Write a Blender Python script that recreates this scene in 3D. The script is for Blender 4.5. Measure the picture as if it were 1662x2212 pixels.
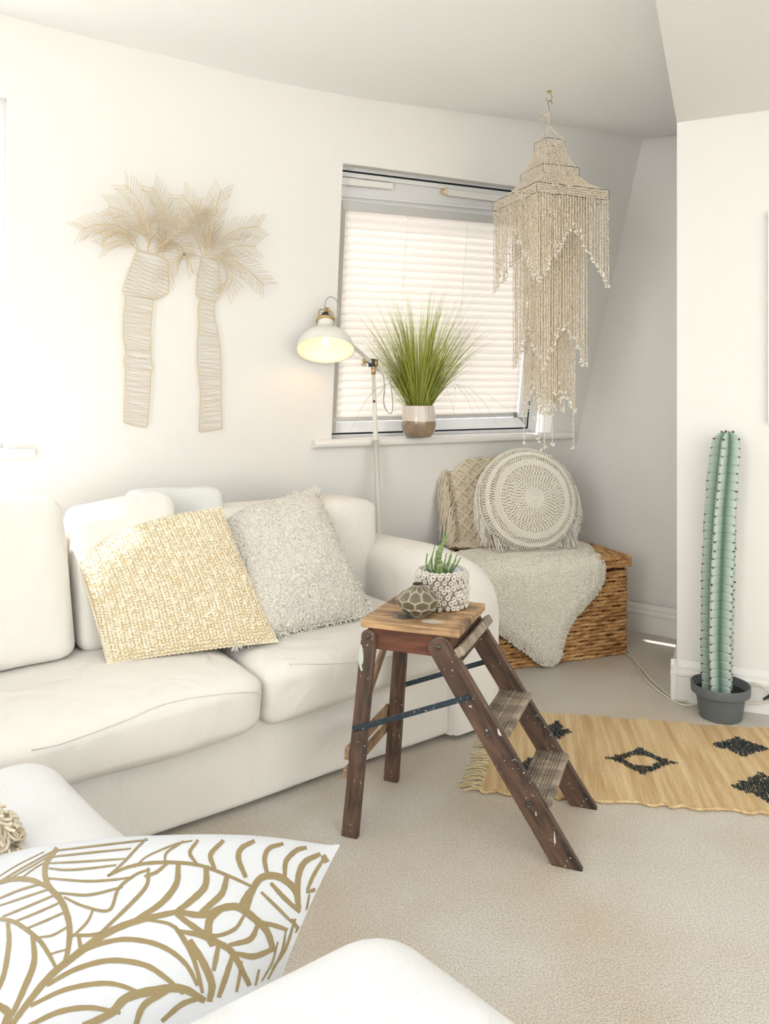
import bpy, bmesh, math, random
import numpy as np
from mathutils import Vector, Matrix
from mathutils.bvhtree import BVHTree

random.seed(7); RNG = np.random.default_rng(7)
for o in list(bpy.data.objects): bpy.data.objects.remove(o)
SC = bpy.context.scene; COL = SC.collection
PI = math.pi
# ---------------------------------------------------------------- camera
F = 1662.0; HX, HY = 831.0, 858.0; CAMZ = 1.2
cd = bpy.data.cameras.new('camera'); cam = bpy.data.objects.new('camera', cd); COL.objects.link(cam)
cam.location = (0, 0, CAMZ); cam.rotation_euler = (PI/2, 0, 0)
cd.sensor_width = 36; cd.lens = 36*F/2212.0; cd.shift_y = -(1106-HY)/2212.0
cd.clip_start = 0.02; cd.clip_end = 100
SC.camera = cam
# ---------------------------------------------------------------- world, sun, lights
w = bpy.data.worlds.new('world'); SC.world = w; w.use_nodes = True
bg = w.node_tree.nodes['Background']; bg.inputs[0].default_value = (0.85, 0.93, 1.0, 1); bg.inputs[1].default_value = 3.0
sd = bpy.data.lights.new('sun', 'SUN'); sd.energy = 6.0; sd.angle = math.radians(1.0); sd.color = (1, .97, .92)
sun = bpy.data.objects.new('sun', sd); COL.objects.link(sun)
SUNDIR = Vector((.5, -.866, 0))*.40 + Vector((.866, .5, 0))*.30 + Vector((0, 0, -.95))
sun.rotation_euler = SUNDIR.to_track_quat('-Z', 'Y').to_euler()
def area(name, loc, target, sx, sy, power, color):
    l = bpy.data.lights.new(name, 'AREA'); l.shape = 'RECTANGLE'; l.size = sx; l.size_y = sy; l.energy = power; l.color = color
    o = bpy.data.objects.new(name, l); COL.objects.link(o); o.location = loc
    o.rotation_euler = (Vector(target)-Vector(loc)).to_track_quat('-Z', 'Y').to_euler(); return o
area('alcove_fill', (-1.9, -.5, 1.5), (1.35, 3.9, 3.2), 1.6, 1.5, 30, (1, .985, .96))  # added fill light out of view, put in to brighten the alcove
SC.view_settings.view_transform = 'Standard'; SC.view_settings.look = 'None'
SC.view_settings.gamma = 1; SC.view_settings.use_curve_mapping = False
SC.view_settings.exposure = 0.84

# ---------------------------------------------------------------- helpers
def V(*a): return np.array(a, float)
CAM = V(0, 0, CAMZ)
def ray(x, y): return V((x-HX)/F, 1, (HY-y)/F)
def atY(x, y, Y): return CAM + Y*ray(x, y)
def atZ(x, y, z):
    r = ray(x, y); return CAM + r*((z-CAMZ)/r[2])
def nrm(v):
    v = np.asarray(v, float); return v/np.linalg.norm(v)
def lin(c):
    return tuple((x/255/12.92 if x/255 <= .04045 else ((x/255+.055)/1.055)**2.4) for x in c)+(1,)
ORG = {}; ROT = {}
def link(o, parent=None):
    COL.objects.link(o)
    if parent is not None: o.parent = parent
    return o
def thing(name, label, cat, loc=(0, 0, 0), group=None, kind=None):
    o = bpy.data.objects.new(name, None); COL.objects.link(o); o.location = loc; o.empty_display_size = .05
    ORG[o.name] = V(*loc); o['label'] = label; o['category'] = cat
    if group: o['group'] = group
    return o
def mk(name, verts, faces, mat, parent=None, smooth=True, kind=None, label=None, cat=None, attrs=None, org=None, auto=None):
    verts = np.asarray(verts, float).reshape(-1, 3)
    if parent is not None: og = ORG[parent.name]
    elif org is not None: og = V(*org)
    else: og = V(0, 0, 0)
    me = bpy.data.meshes.new(name)
    vv = verts-og
    if parent is not None and parent.name in ROT: vv = vv@ROT[parent.name]
    if isinstance(faces, np.ndarray):
        n, k = faces.shape
        me.vertices.add(len(vv)); me.vertices.foreach_set('co', vv.ravel())
        me.loops.add(n*k); me.loops.foreach_set('vertex_index', faces.astype(np.int32).ravel())
        me.polygons.add(n); me.polygons.foreach_set('loop_start', np.arange(0, n*k, k, dtype=np.int32))
        me.update(calc_edges=True); me.validate()
    else:
        me.from_pydata(vv.tolist(), [], [list(map(int, f)) for f in faces]); me.update()
    me.polygons.foreach_set('use_smooth', [bool(smooth)]*len(me.polygons))
    if smooth and auto:
        try: me.set_sharp_from_angle(angle=math.radians(auto))
        except Exception: pass
    if mat is not None: me.materials.append(mat)
    if attrs:
        for k_, a in attrs.items():
            at = me.attributes.new(k_, 'FLOAT', 'POINT'); at.data.foreach_set('value', np.asarray(a, np.float32))
    o = bpy.data.objects.new(name, me); link(o, parent)
    if parent is None: o.location = og
    ORG[o.name] = og
    if kind: o['kind'] = kind
    if label: o['label'] = label
    if cat: o['category'] = cat
    return o
class MB:
    def __init__(s): s.v = []; s.f = []; s.n = 0
    def add(s, v, f):
        v = np.asarray(v, float).reshape(-1, 3); s.v.append(v)
        s.f += [tuple(int(i)+s.n for i in q) for q in f]; s.n += len(v); return s
    def hexa(s, c):  # c: 8 corners, bottom 4 ccw then top 4
        return s.add(c, [(3, 2, 1, 0), (4, 5, 6, 7), (0, 1, 5, 4), (1, 2, 6, 5), (2, 3, 7, 6), (3, 0, 4, 7)])
    def box(s, c, ax, ay, az, hx, hy, hz):
        c = np.asarray(c, float); ax, ay, az = nrm(ax)*hx, nrm(ay)*hy, nrm(az)*hz
        return s.hexa([c-ax-ay-az, c+ax-ay-az, c+ax+ay-az, c-ax+ay-az, c-ax-ay+az, c+ax-ay+az, c+ax+ay+az, c-ax+ay+az])
    def tube(s, path, r, n=8, cap=True, closed=False):
        v, f = tube(path, r, n, cap, closed); return s.add(v, f)
    def lathe(s, prof, c, axis=(0, 0, 1), n=32, close_top=False):
        v, f = lathe(prof, c, axis, n); return s.add(v, f)
    def build(s, name, mat, parent=None, bevel=0, seg=2, **k):
        o = mk(name, np.concatenate(s.v), s.f, mat, parent, **k)
        if bevel: bev(o, bevel, seg)
        return o
def bev(o, wd, seg=2):
    m = o.modifiers.new('b', 'BEVEL'); m.width = wd; m.segments = seg; m.limit_method = 'ANGLE'; m.angle_limit = math.radians(40); m.harden_normals = False
def frames(path, closed=False):
    P = np.asarray(path, float); n = len(P)
    if closed: T = np.roll(P, -1, 0)-np.roll(P, 1, 0)
    else:
        T = np.zeros_like(P); T[1:-1] = P[2:]-P[:-2]; T[0] = P[1]-P[0]; T[-1] = P[-1]-P[-2]
    T /= np.maximum(np.linalg.norm(T, axis=1), 1e-9)[:, None]
    up = V(0, 0, 1) if abs(T[0][2]) < .9 else V(1, 0, 0)
    N = np.zeros_like(P); u = nrm(np.cross(T[0], up))
    for i in range(n):
        u = u-T[i]*np.dot(u, T[i]); u = u/max(np.linalg.norm(u), 1e-9); N[i] = u
    return P, T, N, np.cross(T, N)
def tube(path, r, n=8, cap=True, closed=False):
    P, T, N, B = frames(path, closed); m = len(P)
    r = np.broadcast_to(np.asarray(r, float), (m,)) if np.ndim(r) < 2 else r
    a = np.arange(n)*2*PI/n
    if np.ndim(r) == 1: r = np.repeat(r[:, None], n, 1)
    v = P[:, None, :] + r[:, :, None]*(np.cos(a)[None, :, None]*N[:, None, :]+np.sin(a)[None, :, None]*B[:, None, :])
    v = v.reshape(-1, 3); f = []
    for i in range(m if closed else m-1):
        i2 = (i+1) % m
        for j in range(n):
            j2 = (j+1) % n; f.append((i*n+j, i2*n+j, i2*n+j2, i*n+j2)[::-1])
    if cap and not closed:
        f.append(tuple(range(n))); f.append(tuple(range((m-1)*n, m*n))[::-1])
    return v, f
def lathe(prof, c=(0, 0, 0), axis=(0, 0, 1), n=32):
    az = nrm(axis); ax = nrm(np.cross(az, V(0, 1, 0.01))); ay = np.cross(az, ax); c = np.asarray(c, float)
    prof = np.asarray(prof, float); a = np.arange(n)*2*PI/n; m = len(prof)
    ring = np.cos(a)[:, None]*ax+np.sin(a)[:, None]*ay
    v = c+prof[:, 0][:, None, None]*ring[None]+prof[:, 1][:, None, None]*az[None, None]
    f = []
    for i in range(m-1):
        for j in range(n):
            j2 = (j+1) % n; f.append((i*n+j, i*n+j2, (i+1)*n+j2, (i+1)*n+j))
    return v.reshape(-1, 3), f
def smooth_path(P, k=8, closed=False):
    P = np.asarray(P, float)
    Q = np.vstack([P[-1:], P, P[:2]]) if closed else np.vstack([2*P[0]-P[1], P, 2*P[-1]-P[-2]])
    out = []
    for i in range(1, len(Q)-2):
        a, b, c, d = Q[i-1], Q[i], Q[i+1], Q[i+2]
        for t in np.linspace(0, 1, k, endpoint=False):
            out.append(.5*((2*b)+(-a+c)*t+(2*a-5*b+4*c-d)*t*t+(-a+3*b-3*c+d)*t**3))
    if not closed: out.append(P[-1])
    return np.array(out)
def gridf(nu, nv, wrap=False):
    i, j = np.meshgrid(np.arange(nu-1), np.arange(nv if wrap else nv-1), indexing='ij'); j2 = (j+1) % nv
    return np.stack([i*nv+j, i*nv+j2, (i+1)*nv+j2, (i+1)*nv+j], -1).reshape(-1, 4)
def scatter(tv, tf, M, T):  # template verts (n,3), faces (m,k), matrices (N,3,3), offsets (N,3)
    tv = np.asarray(tv, float); tf = np.asarray(tf, int); N = len(T)
    v = np.einsum('nij,kj->nki', M, tv)+T[:, None, :]
    f = tf[None]+(np.arange(N)*len(tv))[:, None, None]
    return v.reshape(-1, 3), f.reshape(-1, tf.shape[1])
def basis(X, Y, Z): return np.stack([X, Y, Z], -1)   # columns
def unit(a): return a/np.maximum(np.linalg.norm(a, axis=-1, keepdims=True), 1e-9)
def blob(nu=6, nv=4):
    v = [(0, 0, -1)]
    for i in range(1, nv):
        p = -PI/2+PI*i/nv
        for j in range(nu): v.append((math.cos(p)*math.cos(2*PI*j/nu), math.cos(p)*math.sin(2*PI*j/nu), math.sin(p)))
    v.append((0, 0, 1)); f = []
    L = len(v)-1
    for j in range(nu): f.append((0, 1+(j+1) % nu, 1+j, 1+j))
    for i in range(nv-2):
        for j in range(nu): a = 1+i*nu; f.append((a+j, a+(j+1) % nu, a+nu+(j+1) % nu, a+nu+j))
    a = 1+(nv-2)*nu
    for j in range(nu): f.append((a+j, a+(j+1) % nu, L, L))
    v = np.array(v); t = []
    for q in f:
        if q[2] == q[3]: t.append((q[0], q[1], q[2]))
        else: t.append((q[0], q[1], q[2])); t.append((q[0], q[2], q[3]))
    return v, np.array(t)
def tuft(bend=.5, wv=0.0):     # curved tapering lock along +Z, unit length, unit base radius in XY
    v = []
    for k, (h, r) in enumerate([(0, 1), (.4, .9), (.75, .6)]):
        for j in range(3):
            a = j*2*PI/3; v.append((math.cos(a)*r+bend*h*h*3+wv*math.sin(h*9), math.sin(a)*r, h))
    v.append((bend*3+wv*math.sin(9), 0, 1)); f = []
    for k in range(2):
        for j in range(3):
            a = 3*k+j; b = 3*k+(j+1) % 3; f += [(a, b, b+3), (a, b+3, a+3)]
    for j in range(3): f.append((6+j, 6+(j+1) % 3, 9))
    return np.array(v), np.array(f)
def fur(P, Nn, length, rad, lean=.5, jit=.3, down=None):
    N = len(P); L = length*(1+jit*RNG.standard_normal(N)); L = np.clip(L, length*.4, length*1.8)
    d = RNG.standard_normal((N, 3))
    if down is not None: d = d*.7+np.asarray(down)
    Z = unit(Nn+lean*unit(d-Nn*np.sum(d*Nn, 1, keepdims=True)))
    X = unit(np.cross(np.cross(Z, Nn)+1e-4, Z)); X = -X; Y = np.cross(Z, X)
    M = basis(X*rad, Y*rad, Z*L[:, None]); tv, tf = tuft()
    return scatter(tv, tf, M, P)

# ---------------------------------------------------------------- materials
MATS = {}
def mat(name, col, rough=.8, metal=0, noise=None, bump=None, spec=.3, trans=0, sheen=0, col2=None, coat=0, emit=None, bump2=None):
    m = bpy.data.materials.new(name); m.use_nodes = True; nt = m.node_tree; b = nt.nodes['Principled BSDF']
    c1 = lin(col); b.inputs['Base Color'].default_value = c1; b.inputs['Roughness'].default_value = rough; b.inputs['Metallic'].default_value = metal
    b.inputs['Specular IOR Level'].default_value = spec; b.inputs['Sheen Weight'].default_value = sheen; b.inputs['Coat Weight'].default_value = coat
    b.inputs['Transmission Weight'].default_value = trans
    if emit: b.inputs['Emission Color'].default_value = lin(emit[0]); b.inputs['Emission Strength'].default_value = emit[1]
    tc = nt.nodes.new('ShaderNodeTexCoord')
    def tex(scale, detail=4, stretch=None):
        n = nt.nodes.new('ShaderNodeTexNoise'); n.inputs['Scale'].default_value = scale; n.inputs['Detail'].default_value = detail
        mp = nt.nodes.new('ShaderNodeMapping'); nt.links.new(tc.outputs['Object'], mp.inputs[0])
        if stretch: mp.inputs['Scale'].default_value = stretch
        nt.links.new(mp.outputs[0], n.inputs['Vector']); return n
    if noise:      # (scale, stretch, lo, hi)
        n = tex(noise[0], 6, noise[1]); r = nt.nodes.new('ShaderNodeValToRGB')
        r.color_ramp.elements[0].position = noise[2]; r.color_ramp.elements[1].position = noise[3]
        r.color_ramp.elements[0].color = c1; r.color_ramp.elements[1].color = lin(col2)
        nt.links.new(n.outputs[0], r.inputs[0]); nt.links.new(r.outputs[0], b.inputs['Base Color'])
    if bump:       # (scale, stretch, strength, dist)
        n = tex(bump[0], 3, bump[1]); bp = nt.nodes.new('ShaderNodeBump'); bp.inputs['Strength'].default_value = bump[2]; bp.inputs['Distance'].default_value = bump[3]
        nt.links.new(n.outputs[0], bp.inputs['Height']); nt.links.new(bp.outputs[0], b.inputs['Normal'])
    if bump2:
        n = tex(bump2[0], 2, bump2[1]); n.inputs['Distortion'].default_value = 1.2; bq = nt.nodes.new('ShaderNodeBump'); bq.inputs['Strength'].default_value = bump2[2]; bq.inputs['Distance'].default_value = bump2[3]
        nt.links.new(n.outputs[0], bq.inputs['Height']); nt.links.new(bq.outputs[0], bp.inputs['Normal'])
    MATS[name] = m; return m
def translucent(m, wt=.5, col=None):
    nt = m.node_tree; b = nt.nodes['Principled BSDF']; out = nt.nodes['Material Output']
    t = nt.nodes.new('ShaderNodeBsdfTranslucent'); t.inputs[0].default_value = lin(col) if col else b.inputs['Base Color'].default_value
    mx = nt.nodes.new('ShaderNodeMixShader'); mx.inputs[0].default_value = wt
    nt.links.new(b.outputs[0], mx.inputs[1]); nt.links.new(t.outputs[0], mx.inputs[2]); nt.links.new(mx.outputs[0], out.inputs[0]); return m
wall_m = mat('wall_paint', (244, 242, 238), .9, bump=(60, None, .04, .002), spec=.1)
ceil_m = mat('ceiling_paint', (252, 252, 250), .95, spec=.1)
trim_m = mat('gloss_trim', (242, 240, 236), .35, spec=.4)
upvc_m = mat('window_plastic', (238, 238, 238), .3, spec=.4)
grey_m = mat('blind_rail', (205, 205, 203), .4, spec=.4)
gap_m = mat('dark_gap', (30, 36, 46), .8)
sofa_m = mat('white_linen', (243, 239, 232), .95, bump=(260, (1, 1, 3), .35, .004), spec=.08, sheen=.1, bump2=(5, (1.4, 1.4, .8), .5, .03))
sofa2_m = mat('white_linen_near', (236, 236, 235), .95, bump=(330, (1, 1, .4), .3, .004), spec=.08, bump2=(6, (1.5, .8, .8), .45, .025))
greyc_m = mat('pale_grey_cotton', (232, 233, 230), .95, bump=(300, None, .3, .003), spec=.08)
rattan_m = mat('raffia', (242, 226, 192), .75, noise=(60, None, .3, .75), col2=(252, 244, 226), spec=.2)
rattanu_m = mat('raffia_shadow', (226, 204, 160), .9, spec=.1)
fleece_m = mat('cream_fleece', (255, 250, 240), .95, spec=.05, sheen=.2)
sheep_m = mat('sheepskin_wool', (255, 249, 234), .95, spec=.05, sheen=.2)
macr_m = mat('macrame_cotton', (242, 228, 204), .95, bump=(500, None, .4, .002), spec=.05)
croc_m = mat('crochet_cotton', (252, 247, 236), .95, bump=(420, None, .5, .002), spec=.05)
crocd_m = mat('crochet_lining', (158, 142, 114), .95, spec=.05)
black_m = mat('charcoal_plastic', (52, 58, 64), .5)
brass_m = mat('brass', (204, 178, 128), .35, metal=.9)
steel_m = mat('dark_steel', (62, 72, 80), .55, metal=.5, noise=(120, None, .62, .7), col2=(190, 195, 195))
lampw_m = mat('lamp_enamel', (240, 239, 230), .35, spec=.4)
cable_m = mat('white_cable', (226, 220, 204), .45)
gcord_m = mat('grey_braided_cord', (150, 150, 155), .8, noise=(700, None, .45, .55), col2=(215, 215, 215))
shell_m = translucent(mat('shell_chips', (255, 251, 243), .5, noise=(25, None, .35, .7), col2=(250, 238, 216), spec=.3), .35, (248, 234, 206))
shellw_m = mat('white_shells', (248, 244, 234), .5)
green_thread_m = mat('dark_green_thread', (45, 62, 60), .9)
gold_wire_m = mat('gold_wire', (224, 204, 166), .5, metal=.1)
cactus_m = None

def node_mat(name, build):
    m = bpy.data.materials.new(name); m.use_nodes = True; build(m, m.node_tree, m.node_tree.nodes['Principled BSDF']); MATS[name] = m; return m
def N_(nt, t, **k):
    n = nt.nodes.new(t)
    for a, b in k.items(): setattr(n, a, b)
    return n
def ramp(nt, pts):
    r = nt.nodes.new('ShaderNodeValToRGB'); e = r.color_ramp.elements
    while len(e) < len(pts): e.new(.5)
    for i, (p, c) in enumerate(pts): e[i].position = p; e[i].color = lin(c)
    return r
def carpet_b(m, nt, b):
    tc = N_(nt, 'ShaderNodeTexCoord'); n1 = N_(nt, 'ShaderNodeTexNoise'); n1.inputs['Scale'].default_value = 240; n1.inputs['Detail'].default_value = 5
    n2 = N_(nt, 'ShaderNodeTexNoise'); n2.inputs['Scale'].default_value = 1.7; n2.inputs['Detail'].default_value = 3
    for n in (n1, n2): nt.links.new(tc.outputs['Object'], n.inputs['Vector'])
    r1 = ramp(nt, [(.32, (202, 192, 177)), (.52, (228, 221, 211)), (.7, (244, 240, 234))]); nt.links.new(n1.outputs[0], r1.inputs[0])
    r2 = ramp(nt, [(.35, (238, 228, 212)), (.6, (255, 255, 255))]); nt.links.new(n2.outputs[0], r2.inputs[0])
    mx = N_(nt, 'ShaderNodeMix', data_type='RGBA', blend_type='MULTIPLY'); mx.inputs[0].default_value = .8
    nt.links.new(r1.outputs[0], mx.inputs[6]); nt.links.new(r2.outputs[0], mx.inputs[7]); nt.links.new(mx.outputs[2], b.inputs['Base Color'])
    bp = N_(nt, 'ShaderNodeBump'); bp.inputs['Strength'].default_value = .8; bp.inputs['Distance'].default_value = .006
    nt.links.new(n1.outputs[0], bp.inputs['Height']); nt.links.new(bp.outputs[0], b.inputs['Normal'])
    b.inputs['Roughness'].default_value = 1; b.inputs['Specular IOR Level'].default_value = .05
carpet_m = node_mat('carpet', carpet_b)
def wood(name, dark, light, grain=(3, 60, 60), spots=True, hi=.62, black=True, rough=.5, stain=None):
    def bld(m, nt, b):
        tc = N_(nt, 'ShaderNodeTexCoord'); mp = N_(nt, 'ShaderNodeMapping'); mp.inputs['Scale'].default_value = grain; nt.links.new(tc.outputs['Object'], mp.inputs[0])
        n = N_(nt, 'ShaderNodeTexNoise'); n.inputs['Scale'].default_value = 1.6; n.inputs['Detail'].default_value = 7; n.inputs['Distortion'].default_value = .6; nt.links.new(mp.outputs[0], n.inputs['Vector'])
        r = ramp(nt, [(.3, dark), (.55, light), (.75, tuple(min(255, c*1.2) for c in light))]); nt.links.new(n.outputs[0], r.inputs[0]); last = r.outputs[0]
        if black:
            s = N_(nt, 'ShaderNodeTexNoise'); s.inputs['Scale'].default_value = 9; s.inputs['Detail'].default_value = 5; nt.links.new(tc.outputs['Object'], s.inputs['Vector'])
            sr = ramp(nt, [(.53, (0, 0, 0)), (.70, (235, 235, 235))]); nt.links.new(s.outputs[0], sr.inputs[0])
            mx = N_(nt, 'ShaderNodeMix', data_type='RGBA'); nt.links.new(sr.outputs[0], mx.inputs[0]); nt.links.new(last, mx.inputs[6]); mx.inputs[7].default_value = lin((38, 34, 34)); last = mx.outputs[2]
        if stain:
            for (sx_, sy_, kx, ky, colr) in stain:
                m2 = N_(nt, 'ShaderNodeMapping'); m2.vector_type = 'POINT'; m2.inputs['Scale'].default_value = (kx, ky, 0); m2.inputs['Location'].default_value = (-sx_*kx, -sy_*ky, 0); nt.links.new(tc.outputs['Object'], m2.inputs[0])
                ln2 = N_(nt, 'ShaderNodeVectorMath', operation='LENGTH'); nt.links.new(m2.outputs[0], ln2.inputs[0])
                s2 = N_(nt, 'ShaderNodeTexNoise'); s2.inputs['Scale'].default_value = 38; s2.inputs['Detail'].default_value = 6; nt.links.new(tc.outputs['Object'], s2.inputs['Vector'])
                ad = N_(nt, 'ShaderNodeMath', operation='MULTIPLY_ADD'); ad.inputs[1].default_value = 1.5; nt.links.new(s2.outputs[0], ad.inputs[0]); nt.links.new(ln2.outputs[1], ad.inputs[2])
                rr2 = ramp(nt, [(.95, (235, 235, 235)), (1.0, (200, 200, 200))]); mr = N_(nt, 'ShaderNodeMapRange'); mr.inputs[1].default_value = 1.75; mr.inputs[2].default_value = 1.2; mr.inputs[3].default_value = 0; mr.inputs[4].default_value = .92
                nt.links.new(ad.outputs[0], mr.inputs[0]); mx = N_(nt, 'ShaderNodeMix', data_type='RGBA'); nt.links.new(mr.outputs[0], mx.inputs[0]); nt.links.new(last, mx.inputs[6]); mx.inputs[7].default_value = lin(colr); last = mx.outputs[2]
        if spots:
            v = N_(nt, 'ShaderNodeTexVoronoi'); v.inputs['Scale'].default_value = 75; nt.links.new(tc.outputs['Object'], v.inputs['Vector'])
            k = N_(nt, 'ShaderNodeTexNoise'); k.inputs['Scale'].default_value = 14; nt.links.new(tc.outputs['Object'], k.inputs['Vector'])
            vr = ramp(nt, [(.12, (255, 255, 255)), (.16, (0, 0, 0))]); nt.links.new(v.outputs['Distance'], vr.inputs[0])
            kr = ramp(nt, [(hi-.08, (0, 0, 0)), (hi, (255, 255, 255))]); nt.links.new(k.outputs[0], kr.inputs[0])
            mu = N_(nt, 'ShaderNodeMath', operation='MULTIPLY'); nt.links.new(vr.outputs[0], mu.inputs[0]); nt.links.new(kr.outputs[0], mu.inputs[1])
            mx = N_(nt, 'ShaderNodeMix', data_type='RGBA'); nt.links.new(mu.outputs[0], mx.inputs[0]); nt.links.new(last, mx.inputs[6]); mx.inputs[7].default_value = lin((225, 222, 212)); last = mx.outputs[2]
        nt.links.new(last, b.inputs['Base Color']); b.inputs['Roughness'].default_value = rough
        bp = N_(nt, 'ShaderNodeBump'); bp.inputs['Strength'].default_value = .25; bp.inputs['Distance'].default_value = .002
        nt.links.new(n.outputs[0], bp.inputs['Height']); nt.links.new(bp.outputs[0], b.inputs['Normal'])
    return node_mat(name, bld)
woodleg_m = wood('dark_worn_wood', (52, 42, 38), (104, 80, 66), (30, 30, 4), hi=.6)
woodapron_m = wood('mahogany_wood', (76, 46, 36), (118, 72, 52), (5, 30, 40), spots=False, black=False)
woodtop_m = wood('weathered_top', (118, 90, 64), (196, 158, 116), (3.2, 26, 26), hi=.6, stain=[(-.035, -.075, 17, 26, (40, 42, 46)), (.05, -.09, 24, 40, (222, 218, 204)), (-.11, .07, 20, 20, (96, 76, 60))])
woodstep_m = wood('worn_tread', (112, 98, 84), (160, 146, 128), (30, 6, 30), hi=.6)
woodpale_m = wood('pale_bare_wood', (104, 80, 58), (156, 128, 98), (10, 10, 10), hi=.62)
def strawrug_b(m, nt, b):
    tc = N_(nt, 'ShaderNodeTexCoord'); mp = N_(nt, 'ShaderNodeMapping'); mp.inputs['Scale'].default_value = (42, 2.4, 1); nt.links.new(tc.outputs['Object'], mp.inputs[0])
    n = N_(nt, 'ShaderNodeTexNoise'); n.inputs['Scale'].default_value = 1.0; n.inputs['Detail'].default_value = 6; nt.links.new(mp.outputs[0], n.inputs['Vector'])
    r = ramp(nt, [(.3, (200, 166, 120)), (.5, (222, 192, 146)), (.7, (238, 214, 172))]); nt.links.new(n.outputs[0], r.inputs[0])
    nt.links.new(r.outputs[0], b.inputs['Base Color']); b.inputs['Roughness'].default_value = .95; b.inputs['Specular IOR Level'].default_value = .05
    m2 = N_(nt, 'ShaderNodeMapping'); m2.inputs['Scale'].default_value = (230, 40, 1); nt.links.new(tc.outputs['Object'], m2.inputs[0]); n2 = N_(nt, 'ShaderNodeTexNoise'); n2.inputs['Scale'].default_value = 1; nt.links.new(m2.outputs[0], n2.inputs['Vector']); bp = N_(nt, 'ShaderNodeBump'); bp.inputs['Strength'].default_value = .9; bp.inputs['Distance'].default_value = .006; nt.links.new(n2.outputs[0], bp.inputs['Height']); nt.links.new(bp.outputs[0], b.inputs['Normal'])
strawrug_m = node_mat('jute_weave', strawrug_b)
rugdark_m = mat('navy_rag', (48, 56, 62), .95, noise=(160, None, .5, .7), col2=(96, 100, 96), spec=.05)
def rope_b(m, nt, b):
    tc = N_(nt, 'ShaderNodeTexCoord'); oi = N_(nt, 'ShaderNodeObjectInfo')
    n = N_(nt, 'ShaderNodeTexNoise', noise_dimensions='4D'); n.inputs['Scale'].default_value = 16; n.inputs['Detail'].default_value = 4
    nt.links.new(tc.outputs['Object'], n.inputs['Vector']); mu = N_(nt, 'ShaderNodeMath', operation='MULTIPLY'); mu.inputs[1].default_value = 20
    nt.links.new(oi.outputs['Random'], mu.inputs[0]); nt.links.new(mu.outputs[0], n.inputs['W'])
    r = ramp(nt, [(.28, (116, 72, 40)), (.48, (190, 140, 86)), (.68, (226, 186, 132))]); nt.links.new(n.outputs[0], r.inputs[0])
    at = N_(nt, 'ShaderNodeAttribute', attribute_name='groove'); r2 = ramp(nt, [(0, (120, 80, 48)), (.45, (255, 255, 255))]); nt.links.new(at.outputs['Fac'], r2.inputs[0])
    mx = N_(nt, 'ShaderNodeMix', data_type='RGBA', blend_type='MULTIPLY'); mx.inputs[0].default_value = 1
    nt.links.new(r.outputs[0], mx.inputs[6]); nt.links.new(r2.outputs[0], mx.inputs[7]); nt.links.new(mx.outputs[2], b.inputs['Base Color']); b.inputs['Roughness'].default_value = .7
rope_m = node_mat('water_hyacinth_rope', rope_b)
def cactus_b(m, nt, b):
    at = N_(nt, 'ShaderNodeAttribute', attribute_name='valley'); r = ramp(nt, [(0, (188, 203, 193)), (.4, (158, 180, 167)), (.95, (96, 124, 108))]); nt.links.new(at.outputs['Fac'], r.inputs[0])  # valleys darkened in the colour itself to stand in for shading
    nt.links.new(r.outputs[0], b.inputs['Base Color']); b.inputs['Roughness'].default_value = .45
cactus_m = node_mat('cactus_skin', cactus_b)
spine_m = mat('brown_spines', (92, 52, 36), .8)
def glaze_b(m, nt, b):
    at = N_(nt, 'ShaderNodeAttribute', attribute_name='ridge'); r = ramp(nt, [(0, (226, 218, 198)), (.2, (132, 122, 100)), (1, (104, 96, 78))]); nt.links.new(at.outputs['Fac'], r.inputs[0])
    nt.links.new(r.outputs[0], b.inputs['Base Color']); b.inputs['Roughness'].default_value = .12; b.inputs['Coat Weight'].default_value = .6
glaze_m = node_mat('olive_glaze', glaze_b)
coral_m = mat('stoneware', (226, 220, 210), .6, noise=(60, None, .4, .6), col2=(212, 204, 192), spec=.3)
coralh_m = mat('stoneware_hole', (168, 148, 128), .7)
coralb_m = mat('stoneware_body', (166, 156, 144), .8)
succ_m = mat('succulent_green', (110, 140, 84), .6, noise=(90, None, .4, .65), col2=(168, 182, 130))
linerw_m = mat('white_liner', (225, 226, 234), .4)
grass_m = translucent(mat('grass_blades', (176, 180, 88), .5, noise=(9, (1, 1, .4), .38, .72), col2=(124, 140, 66), spec=.3), .35, (196, 204, 100))
def twotone_b(m, nt, b):
    tc = N_(nt, 'ShaderNodeTexCoord'); sx = N_(nt, 'ShaderNodeSeparateXYZ'); nt.links.new(tc.outputs['Object'], sx.inputs[0])
    n = N_(nt, 'ShaderNodeTexNoise'); n.inputs['Scale'].default_value = 22; nt.links.new(tc.outputs['Object'], n.inputs['Vector'])
    r = ramp(nt, [(.35, (134, 120, 108)), (.55, (150, 128, 104)), (.7, (176, 146, 112))]); nt.links.new(n.outputs[0], r.inputs[0])
    n2 = N_(nt, 'ShaderNodeTexNoise'); n2.inputs['Scale'].default_value = 9; nt.links.new(tc.outputs['Object'], n2.inputs['Vector'])
    ma = N_(nt, 'ShaderNodeMath', operation='MULTIPLY_ADD'); ma.inputs[1].default_value = .02; nt.links.new(n2.outputs[0], ma.inputs[0]); nt.links.new(sx.outputs[2], ma.inputs[2])
    gt = N_(nt, 'ShaderNodeMath', operation='GREATER_THAN'); gt.inputs[1].default_value = .085; nt.links.new(ma.outputs[0], gt.inputs[0])
    mx = N_(nt, 'ShaderNodeMix', data_type='RGBA'); nt.links.new(gt.outputs[0], mx.inputs[0]); nt.links.new(r.outputs[0], mx.inputs[6]); mx.inputs[7].default_value = lin((226, 214, 204))
    nt.links.new(mx.outputs[2], b.inputs['Base Color']); b.inputs['Roughness'].default_value = .18; b.inputs['Coat Weight'].default_value = .4
twotone_m = node_mat('two_tone_glaze', twotone_b)
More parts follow.
